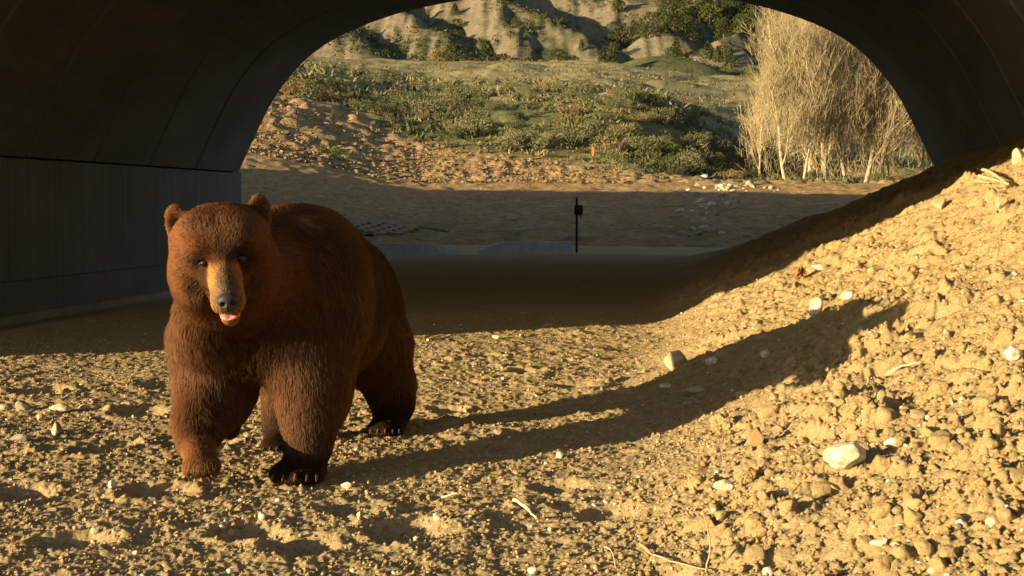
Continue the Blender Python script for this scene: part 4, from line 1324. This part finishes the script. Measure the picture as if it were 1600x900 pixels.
# drain pipe end and lath
a = at(655, 29.5); b2 = at(700, 28.6)
mb = MB(); mb.tube([a + [0, 0, .05], .5 * (a + b2) + [0, 0, .06], b2 + [0, 0, .05]], .035, 8)
V = np.concatenate(mb.V); c = V.mean(0); mb.V = [v - c for v in mb.V]
o = link('pipe', mb.mesh('pipe', True), M['block']); o.location = c; tag(o, 'thin pale pipe lying on the shaded slope left of the black post', 'pipe')
# broken rock spilled down the slope on the right
rk = []
for k in range(5):
    V, Fc = stone_geo(1, 700 + k, .25, 4); me = mesh_np('riprap', V * [1, .8, .6], Fc, False); me.materials.append(M[('grey_rock', 'tan_rock', 'grey_rock', 'tan_rock', 'white_rock')[k]]); rk.append(me)
r_ = np.random.RandomState(8)
for k in range(85):
    t_ = r_.rand(); px = 1110 + r_.randn() * 32 + (t_ - .5) * 40; Z = 27 + 13 * t_
    if k > 60: px = 1150 + r_.randn() * 40; Z = 38.5 + r_.randn() * 1.2
    p = at(px, Z); s_ = r_.uniform(.05, .155) * (1.3 if k % 9 == 0 else 1)
    o = bpy.data.objects.new('riprap', rk[r_.randint(5)]); COL.objects.link(o)
    o.location = (p[0], p[1], p[2] + s_ * .15); o.rotation_euler = eul(r_, .6); o.scale = (s_,) * 3
    hgt = 'the sunlit rim at the top' if Z > 37.5 else ('the upper half' if Z > 34 else ('the middle' if Z > 30.5 else 'the foot'))
    tag(o, ('large ' if s_ > .135 else ('small ' if s_ < .08 else '')) + 'angular rock at ' + hgt + ' of the stony wash, ' + ('left' if px < 1125 else 'right') + ' side', 'rock', 'rocks of the wash on the far slope')
# loose gravel and lumps of the cut bank
r2 = np.random.RandomState(9); n = 5200
Z = r2.uniform(41, 56, n); px = r2.uniform(370, 980, n); ok = Z < veg_line(px) + r2.randn(n) * .8; Z, px = Z[ok], px[ok]; n = len(Z)
x, y = c2w((px - 800) / 2000 * Z, Z); V0, F0 = ICO[0]; s_ = .016 + .022 * r2.exponential(size=n).clip(0, 3)
Q = V0[None] * (1 + .25 * r2.randn(n, 12, 1)) * s_[:, None, None] * [1.1, 1, .7] + np.stack([x, y, T0(x, y) + .3 * s_ + .05], 1)[:, None]
tag(link('bank_gravel', mesh_np('bank_gravel', Q.reshape(-1, 3), (F0[None] + (np.arange(n) * 12)[:, None, None]).reshape(-1, 3), False), M['gravel']), 'loose gravel and lumps on the bare cut bank', 'gravel', kind='stuff')
# orange survey stake and the pale blue bundle at the rim
M['orange'] = solid('stake_wood', .8, .2, (.45, .17, .07), 40)
p = at(926, 47.5)
mb = MB(); mb.box((-.045, -.02, -.3), (.045, .02, .42)); mb.add([(-.045, -.02, .42), (.045, -.02, .42), (.045, .02, .42), (-.045, .02, .42), (0, -.02, .47), (0, .02, .47)], [(0, 1, 4, 4), (2, 3, 5, 5), (1, 2, 5, 4), (3, 0, 4, 5)])
o = link('survey_stake', mb.mesh('survey_stake'), M['orange']); o.location = p; tag(o, 'small orange wooden survey stake standing in the brush of the bank', 'stake')
M['pale_bag'] = solid('pale_plastic', .4, .4, (.42, .52, .62), 14)
V, Fc = clod_geo(2, 901); p = at(1097, 44.2)
o = link('plastic_bag', mesh_np('plastic_bag', V * [.17, .13, .12], Fc), M['pale_bag']); o.location = p + [0, 0, .10]; tag(o, 'crumpled pale blue plastic bag on the rim before the creek brush', 'bag')

# ------------------------------------------------------------------ plants
def mat_leaf(name, a, b, scale=3):
    t = NT(name, .8, .15); p = t.pos()
    f = t.noise(p, scale, 4, .7); oi = t.n('ShaderNodeObjectInfo')
    c = t.ramp(f, [(.3, a), (.7, b)])
    k = t.ramp(oi.outputs['Random'], [(0, (.7, .72, .7)), (1, (1.25, 1.2, 1.1))])
    return t.out(t.mix(1.0, c, k, 'MULTIPLY'))
M['sage'] = mat_leaf('sage_leaf', (.085, .098, .045), (.15, .155, .075))
M['sage2'] = mat_leaf('sage_grey_leaf', (.13, .135, .08), (.21, .20, .115))
M['rabbit'] = mat_leaf('dry_brush', (.15, .11, .05), (.25, .19, .09))
M['green'] = mat_leaf('fresh_leaf', (.07, .11, .02), (.13, .18, .035))
M['juniper'] = mat_leaf('juniper_leaf', (.035, .048, .018), (.085, .095, .033), .8)
M['orange_bush'] = mat_leaf('rusty_leaf', (.15, .10, .03), (.24, .16, .05), .8)
M['bark'] = mat_rock('grey_bark', (.16, .12, .075), (.26, .20, .13), 6, .8)
M['pale_bark'] = mat_rock('cottonwood_bark', (.32, .265, .18), (.48, .40, .28), 5, .5)
M['twig'] = mat_leaf('bare_twigs', (.36, .285, .165), (.56, .46, .28), 1.5)
M['grass'] = mat_leaf('dry_grass', (.15, .13, .06), (.25, .21, .10), 1.0)

def leaf_cloud(n, seed, shape, size, up=.3):
    """many small leaf faces through a lumpy volume; shape(u)->points"""
    r_ = np.random.RandomState(seed)
    P = shape(r_, n)
    d = r_.randn(n, 3); d[:, 2] += up; d /= np.linalg.norm(d, axis=1, keepdims=True)
    e = np.cross(d, r_.randn(n, 3)); e /= np.linalg.norm(e, axis=1, keepdims=True) + 1e-9
    s_ = size * r_.uniform(.6, 1.4, n)[:, None]
    V = np.stack([P - e * s_ * .4, P + e * s_ * .4, P + d * s_ * 1.6], 1).reshape(-1, 3)
    return V, np.arange(n * 3).reshape(-1, 3)
def bush_shape(nb, flat=.75):
    def f(r_, n):
        c = r_.randn(nb, 3) * [.42, .42, .22]; c[:, 2] = np.abs(c[:, 2]) + .30; rr = r_.uniform(.20, .40, nb)
        k = r_.randint(nb, size=n); v = r_.randn(n, 3); v /= np.linalg.norm(v, axis=1, keepdims=True)
        P = c[k] + v * (rr[k] * r_.uniform(.5, 1, n) ** .5)[:, None]; P[:, 2] = np.maximum(P[:, 2] * flat, .02)
        return P
    return f
def make_shrub(nm, mat, seed, n, nb, size):
    V, Fc = leaf_cloud(n, seed, bush_shape(nb), size)
    fm = mesh_np('foliage', V, Fc, False); fm.materials.append(mat)
    mb = MB(); r_ = np.random.RandomState(seed)
    for k in range(6):
        an = r_.rand() * 6.28; q = np.array([[0, 0, -.1], [.12 * math.cos(an), .12 * math.sin(an), .2], [.35 * math.cos(an), .35 * math.sin(an), .5]])
        mb.tube(q, [.03, .02, .008], 4, False)
    sm = mb.mesh('stem'); sm.materials.append(M['bark'])
    return fm, sm
SHR = {'sage': [make_shrub('sagebrush', M['sage'], 800 + k, 1700, 9, .036) for k in range(3)],
       'grey': [make_shrub('sagebrush', M['sage2'], 810 + k, 1700, 9, .036) for k in range(2)],
       'dry': [make_shrub('dry_shrub', M['rabbit'], 820 + k, 1400, 8, .038) for k in range(2)],
       'green': [make_shrub('green_bush', M['green'], 830 + k, 1100, 6, .05) for k in range(2)]}
def shrub(p, s_, kind, nm, lab, grp, r_, parts=True):
    fm, sm = SHR[kind][r_.randint(len(SHR[kind]))]
    o = empty(nm, (p[0], p[1], p[2] - .03), r_.rand() * 6.28); o.scale = (s_, s_, s_ * r_.uniform(.8, 1.15))
    f = bpy.data.objects.new('foliage', fm); COL.objects.link(f); f.parent = o
    if parts:
        g = bpy.data.objects.new('stem', sm); COL.objects.link(g); g.parent = o
    tag(o, lab, 'shrub', grp)
r_ = np.random.RandomState(41)
BANKMARKS = [(926, 228, 'the orange survey stake'), (1097, 270, 'the pale blue plastic bag'), (1045, 205, 'the bright green bush in the hollow'), (1166, 230, 'the slender dead sapling'),
             (525, 215, 'the pair of fresh green weeds'), (640, 150, 'the dark round bush on the crest'), (480, 160, 'the left end of the bank crest'), (760, 165, 'the crest above the loose gravel'),
             (880, 160, 'the middle of the bank crest'), (1010, 165, 'the right end of the bank crest'), (720, 220, 'the top of the loose gravel'), (820, 245, 'the brush edge left of the stake'), (1000, 250, 'the rim right of the stake')]
# bank: px, Z ranges; kinds by place
cnt = 0
while cnt < 200:
    Z = r_.uniform(43.5, 66); px = r_.uniform(425, 1190)
    if Z < float(veg_line(px)) + .4 + r_.randn() * .8: continue
    p = at(px, Z)
    q = r_.rand(); k = 'sage' if q < .45 else ('grey' if q < .7 else 'dry')
    if px > 1000 and q > .55: k = 'sage'
    s_ = .35 + .95 * r_.rand() ** 2.0 * (1.2 if Z > 58 else 1)
    sz = 'tall' if s_ > .8 else ('knee high' if s_ > .5 else 'tiny')
    nb_ = nearest(*proj(p), BANKMARKS)
    if k == 'dry': shrub(p, s_ * .9, k, 'dry_shrub', sz + ' straw coloured dry shrub near ' + nb_, 'dry shrubs on the bank', r_)
    else: shrub(p, s_, k, 'sagebrush', sz + ' ' + ('dull green' if k == 'sage' else 'pale grey') + ' sagebrush near ' + nb_, 'sagebrush on the bank', r_)
    cnt += 1
for px, Z, s_, lab in ((515, 45.5, .42, 'fresh green weed on the loose dirt of the bank, left one of the pair'), (540, 44.8, .34, 'fresh green weed on the loose dirt of the bank, right one of the pair'),
                  (1045, 50, .95, 'bright green bush in the dark hollow of the bank'), (640, 60, 1.25, 'dark round bush on the crest of the bank behind the bear')):
    shrub(at(px, Z), s_, 'green' if px != 640 else 'sage', 'green_bush', lab, None, r_)
# bench shrubs, far: countable nearest as things, the rest one mass
for k in range(75):
    Z = 68 + 60 * r_.rand() ** 1.3; px = r_.uniform(430, 1180)
    shrub(at(px, Z), r_.uniform(.5, 1.1), 'sage' if r_.rand() < .5 else 'grey', 'sagebrush', 'sagebrush on the ' + ('near' if Z < 85 else 'far') + ' grassy valley floor, ' + ('left of' if px < 700 else ('behind' if px < 960 else 'right of')) + ' the middle of the bank crest', 'sagebrush on the valley floor', r_, False)
def mass(nm, n, zr, pxr, size, hgt, mat, lab, seed, leaf=5, zexp=1.0):
    r_ = np.random.RandomState(seed)
    Z = zr[0] + (zr[1] - zr[0]) * r_.rand(n) ** zexp; px = r_.uniform(*pxr, n)
    x, y = c2w((px - 800) / 2000 * Z, Z)
    if nm.startswith('bank'):
        ok = Z - veg_line(px) + 2.2 * fbm(x * .25, y * .25, 71, 3) + r_.randn(n) * .5 > .3
        ok &= fbm(x * .35, y * .35, seed, 3) > -.12
    elif nm.startswith('hill'):
        h0 = T0(x, y); ok = (np.abs(T0(x + 2, y) - h0) + np.abs(T0(x, y + 2) - h0) < 1.5 + .3 * r_.randn(n)) & (fbm(x * .03, y * .03, 5, 3) > -.15)
    else: ok = fbm(x * .08, y * .08, seed, 3) + .3 * r_.randn(n) > -.05
    x, y = x[ok], y[ok]; n = len(x)
    z = T0(x, y)
    s_ = size * r_.uniform(.6, 1.5, n)
    P = np.repeat(np.stack([x, y, z], 1), leaf, 0); s2 = np.repeat(s_, leaf)[:, None]
    N = n * leaf
    P = P + r_.randn(N, 3) * s2 * [.55, .55, .0] + np.array([0, 0, 1]) * np.abs(r_.randn(N, 1)) * s2 * .25
    d = r_.randn(N, 3) * [1, 1, .3] * hgt[1]; d[:, 2] += hgt[0]; e = r_.randn(N, 3) * [1, 1, .1]; e /= np.linalg.norm(e, axis=1, keepdims=True)
    V = np.stack([P - e * s2 * .3, P + e * s2 * .3, P + d * s2], 1).reshape(-1, 3)
    o = link(nm, mesh_np(nm, V, np.arange(3 * N).reshape(-1, 3), False), mat); tag(o, lab, nm.replace('_', ' '), kind='stuff')
mass('bank_grass', 3600, (43, 66), (420, 1330), .11, (1.2, .6), M['grass'], 'dry grass growing between the shrubs of the bank', 51, 5)
mass('bank_weeds', 3200, (43, 66), (420, 1330), .20, (.8, .7), M['sage'], 'green weeds growing between the shrubs of the bank', 52, 5)
mass('valley_scrub', 7000, (66, 300), (380, 1480), .34, (.6, .7), M['sage2'], 'low scrub over the valley floor', 53, 4, 1.5)
mass('valley_grass', 6000, (66, 300), (380, 1480), .30, (.7, .6), M['grass'], 'pale dry grass over the valley floor', 54, 4, 1.5)
mass('hill_scrub', 9000, (330, 500), (440, 1420), .8, (.6, .7), M['juniper'], 'dark scrub speckling the hills', 55, 4)

# junipers at the foot of the hills and on them
def conifer_shape(kind):
    def f(r_, n):
        h = r_.rand(n) ** (.8); 
        if kind == 0: rad = .30 * (1 - h) ** .8 + .03
        else: rad = .42 * np.sqrt(np.maximum(0, 1 - (1.7 * h - .75) ** 2)) + .03
        an = r_.rand(n) * 6.28; lump = 1 + .35 * np.sin(an * 3 + h * 9) + .25 * np.sin(an * 5 - h * 17)
        q = rad * lump * r_.uniform(.45, 1, n) ** .5
        return np.stack([q * np.cos(an), q * np.sin(an), .06 + .94 * h], 1)
    return f
JUN = []
for k in range(4):
    V, Fc = leaf_cloud(1100, 840 + k, conifer_shape(k % 2), .055, .5); cm = mesh_np('crown', V, Fc, False); cm.materials.append(M['juniper'])
    mb = MB(); mb.tube([(0, 0, -.1), (.01, 0, .3), (0, .01, .8)], [.035, .025, .008], 5); tm = mb.mesh('trunk'); tm.materials.append(M['bark']); JUN.append((cm, tm))
oc = JUN[1][0].copy(); oc.materials.clear(); oc.materials.append(M['orange_bush'])
def juniper(px, Z, hpx, k, lab, grp=None, crown=None, nm='juniper_tree', wide=1.0):
    p = at(px, Z); s_ = hpx / 2000 * Z
    o = empty(nm, (p[0], p[1], p[2] - .02 * s_), r_.rand() * 6.28); o.scale = (s_ * wide, s_ * wide, s_)
    c = bpy.data.objects.new('crown', crown or JUN[k][0]); COL.objects.link(c); c.parent = o
    g = bpy.data.objects.new('trunk', JUN[k][1]); COL.objects.link(g); g.parent = o
    tag(o, lab, 'tree', grp)
LINE = [(686, 18, 1, 'rusty orange bush at the left end of the row at the hill foot', oc, 1.9), (711, 30, 1, 'rounded yellow green juniper second from the left at the hill foot', None, 1.3),
        (738, 18, 1, 'small rusty bush between the two tall junipers', oc, 1.8), (762, 36, 0, 'tallest dark juniper of the row at the hill foot', None, 1.35),
        (786, 18, 1, 'low juniper right of the tallest one of the row', None, 1.4), (804, 16, 1, 'smallest juniper in the middle of the row', None, 1.4),
        (826, 17, 1, 'little dull green juniper right of the middle of the row', None, 1.6), (869, 26, 1, 'loose spreading juniper in front of the gullied slope', None, 1.5),
        (892, 16, 1, 'pale green low bush right of the loose spreading juniper', None, 1.6), (941, 28, 0, 'slim pointed juniper at the right end of the row', None, 1.1), (957, 17, 1, 'small bush beside the slim pointed juniper', None, 1.3)]
for px, hp, k, lab, cr_, wd in LINE: juniper(px, 318 + r_.uniform(-3, 6), hp, k, lab, None, cr_, 'juniper_tree' if cr_ is None else 'rusty_bush', wd)
for k in range(84):
    if k < 64: px, Z = 950 + 260 * r_.rand(), r_.uniform(345, 450)
    else: px, Z = r_.uniform(520, 1000), r_.uniform(350, 450)
    juniper(px, Z, r_.uniform(14, 30) * (1.15 if k < 64 else .7), r_.randint(4), (('dark juniper on the clay hill behind the green knoll, ' + ('left' if px < 1040 else ('middle' if px < 1130 else 'right')) + (' lower slope' if Z < 390 else ' upper slope')) if k < 64 else 'small dark juniper on the gullied hill ' + ('left of' if px < 760 else 'right of') + ' the tallest juniper of the row'), 'junipers on the hills', None, 'juniper_tree', r_.uniform(.9, 1.4))

# bare cottonwoods on the right: pale trunks, ascending limbs, clouds of fine twigs
def cottonwood(p, h_, seed, trunks, spread, ntw, lab):
    r_ = np.random.RandomState(seed)
    root = empty('cottonwood_tree', (p[0], p[1], p[2] - .05), 0)
    tm = MB(); tips = []
    def grow(a, d, L, rad, lvl):
        n = 5; pts = [a]; q = a.copy(); dd = d.copy()
        for i in range(n):
            dd = dd + r_.randn(3) * .10 + np.array([0, 0, .09]); dd /= np.linalg.norm(dd); q = q + dd * L / n; pts.append(q.copy())
        pts = np.array(pts); tm.tube(pts, np.linspace(rad, rad * .55, n + 1), 6 if lvl < 2 else 4, False)
        if lvl >= 2:
            for i in range(1, n + 1): tips.append((pts[i], dd.copy(), L))
        else:
            m = (8, 5)[lvl]
            for k in range(m):
                i = min(n, 1 + int((k + r_.rand()) / m * n))
                an = r_.rand() * 6.28; s_ = np.array([math.cos(an), math.sin(an), 0]) * spread
                nd = dd * .62 + s_ * 1.25 + np.array([0, 0, .25]); nd /= np.linalg.norm(nd)
                grow(pts[i], nd, L * r_.uniform(.45, .62), rad * .5, lvl + 1)
            for i in range(1, n + 1): tips.append((pts[i], dd.copy(), L * .4))
    for k in range(trunks):
        an = r_.rand() * 6.28; l_ = .0 if trunks == 1 else .16
        grow(np.array([math.cos(an) * l_ * 2, math.sin(an) * l_ * 2, 0]), np.array([math.cos(an) * l_, math.sin(an) * l_, 1.0]), h_ * r_.uniform(.55, .7), .10 * h_ / 7 * r_.uniform(.7, 1.1), 0)
    link('trunk', tm.mesh('trunk', True), M['pale_bark'], root)
    for k in range(int(len(tips) * .008)):               # suckers round the foot
        an = r_.rand() * 6.28; q = r_.uniform(.2, 1.3); tips.append((np.array([q * math.cos(an), q * math.sin(an), r_.uniform(0, .9)]), np.array([.3 * math.cos(an), .3 * math.sin(an), .9]), 1.0))
    # twigs: thin three-sided slivers swept upwards
    P0 = np.array([t_[0] for t_ in tips]); D0 = np.array([t_[1] for t_ in tips]); L0 = np.array([t_[2] for t_ in tips])
    k = r_.randint(len(tips), size=ntw)
    a = P0[k] + r_.randn(ntw, 3) * [.28, .28, .22]
    d = D0[k] * .6 + r_.randn(ntw, 3) * .50 + np.array([0, 0, .55]); d /= np.linalg.norm(d, axis=1, keepdims=True)
    L = r_.uniform(.35, 1.05, ntw)[:, None] * (.7 + .1 * h_ / 7)
    e1 = np.cross(d, r_.randn(ntw, 3)); e1 /= np.linalg.norm(e1, axis=1, keepdims=True); e2 = np.cross(d, e1)
    w_ = r_.uniform(.005, .010, ntw)[:, None]
    bend = r_.randn(ntw, 3) * .08 + [0, 0, .12]
    mid = a + d * L * .5; end = a + d * L + bend * L
    V = np.stack([a + e1 * w_, a - e1 * w_ * .5 + e2 * w_ * .87, a - e1 * w_ * .5 - e2 * w_ * .87,
                  mid + e1 * w_ * .7, mid - e1 * w_ * .35 + e2 * w_ * .6, mid - e1 * w_ * .35 - e2 * w_ * .6, end], 1).reshape(-1, 3)
    b_ = (np.arange(ntw) * 7)[:, None]
    Fq = np.concatenate([b_ + np.array([[0, 1, 4, 3]]), b_ + np.array([[1, 2, 5, 4]]), b_ + np.array([[2, 0, 3, 5]])])
    Ft = np.concatenate([b_ + np.array([[3, 4, 6]]), b_ + np.array([[4, 5, 6]]), b_ + np.array([[5, 3, 6]])])
    link('crown', mesh_np('crown', V, [Fq, Ft], True), M['twig'], root)
    tag(root, lab, 'tree')
for i, (px, Z, h_, tr, sp, nt, lab) in enumerate((
    (1222, 45.5, 6.4, 2, .50, 11000, 'bare pale cottonwood with twin trunks, leftmost of the grove by the creek'),
    (1268, 47.5, 7.6, 2, .45, 10000, 'tallest bare cottonwood with a white upper trunk in the grove'),
    (1318, 46.0, 6.6, 2, .45, 9000, 'bare cottonwood with a pale broken stub at its foot, right half of the grove'),
    (1372, 48.5, 6.0, 2, .50, 8000, 'bare cottonwood leaning right beside the tunnel mouth'),
    (1246, 52.0, 7.6, 1, .40, 6000, 'thin bare cottonwood standing behind the twin trunks'),
    (1345, 53.0, 6.8, 1, .45, 6000, 'thin bare cottonwood standing behind the right half of the grove'),
    (1166, 50.0, 3.6, 1, .25, 900, 'slender nearly dead sapling left of the cottonwood grove'),
    (1420, 55.0, 4.6, 2, .55, 5000, 'short bushy bare tree rightmost by the tunnel mouth'))):
    cottonwood(at(px + 18, Z), h_ * .92, 900 + i, tr, sp, int(nt * .72), lab)
for k in range(22):
    px = 1120 + 330 * r_.rand(); Z = r_.uniform(44, 56)
    shrub(at(px, Z), r_.uniform(.4, .8), ('dry', 'sage', 'dry')[k % 3], 'creek_brush', 'low brush growing round the feet of the bare cottonwoods', 'brush under the cottonwoods', r_)
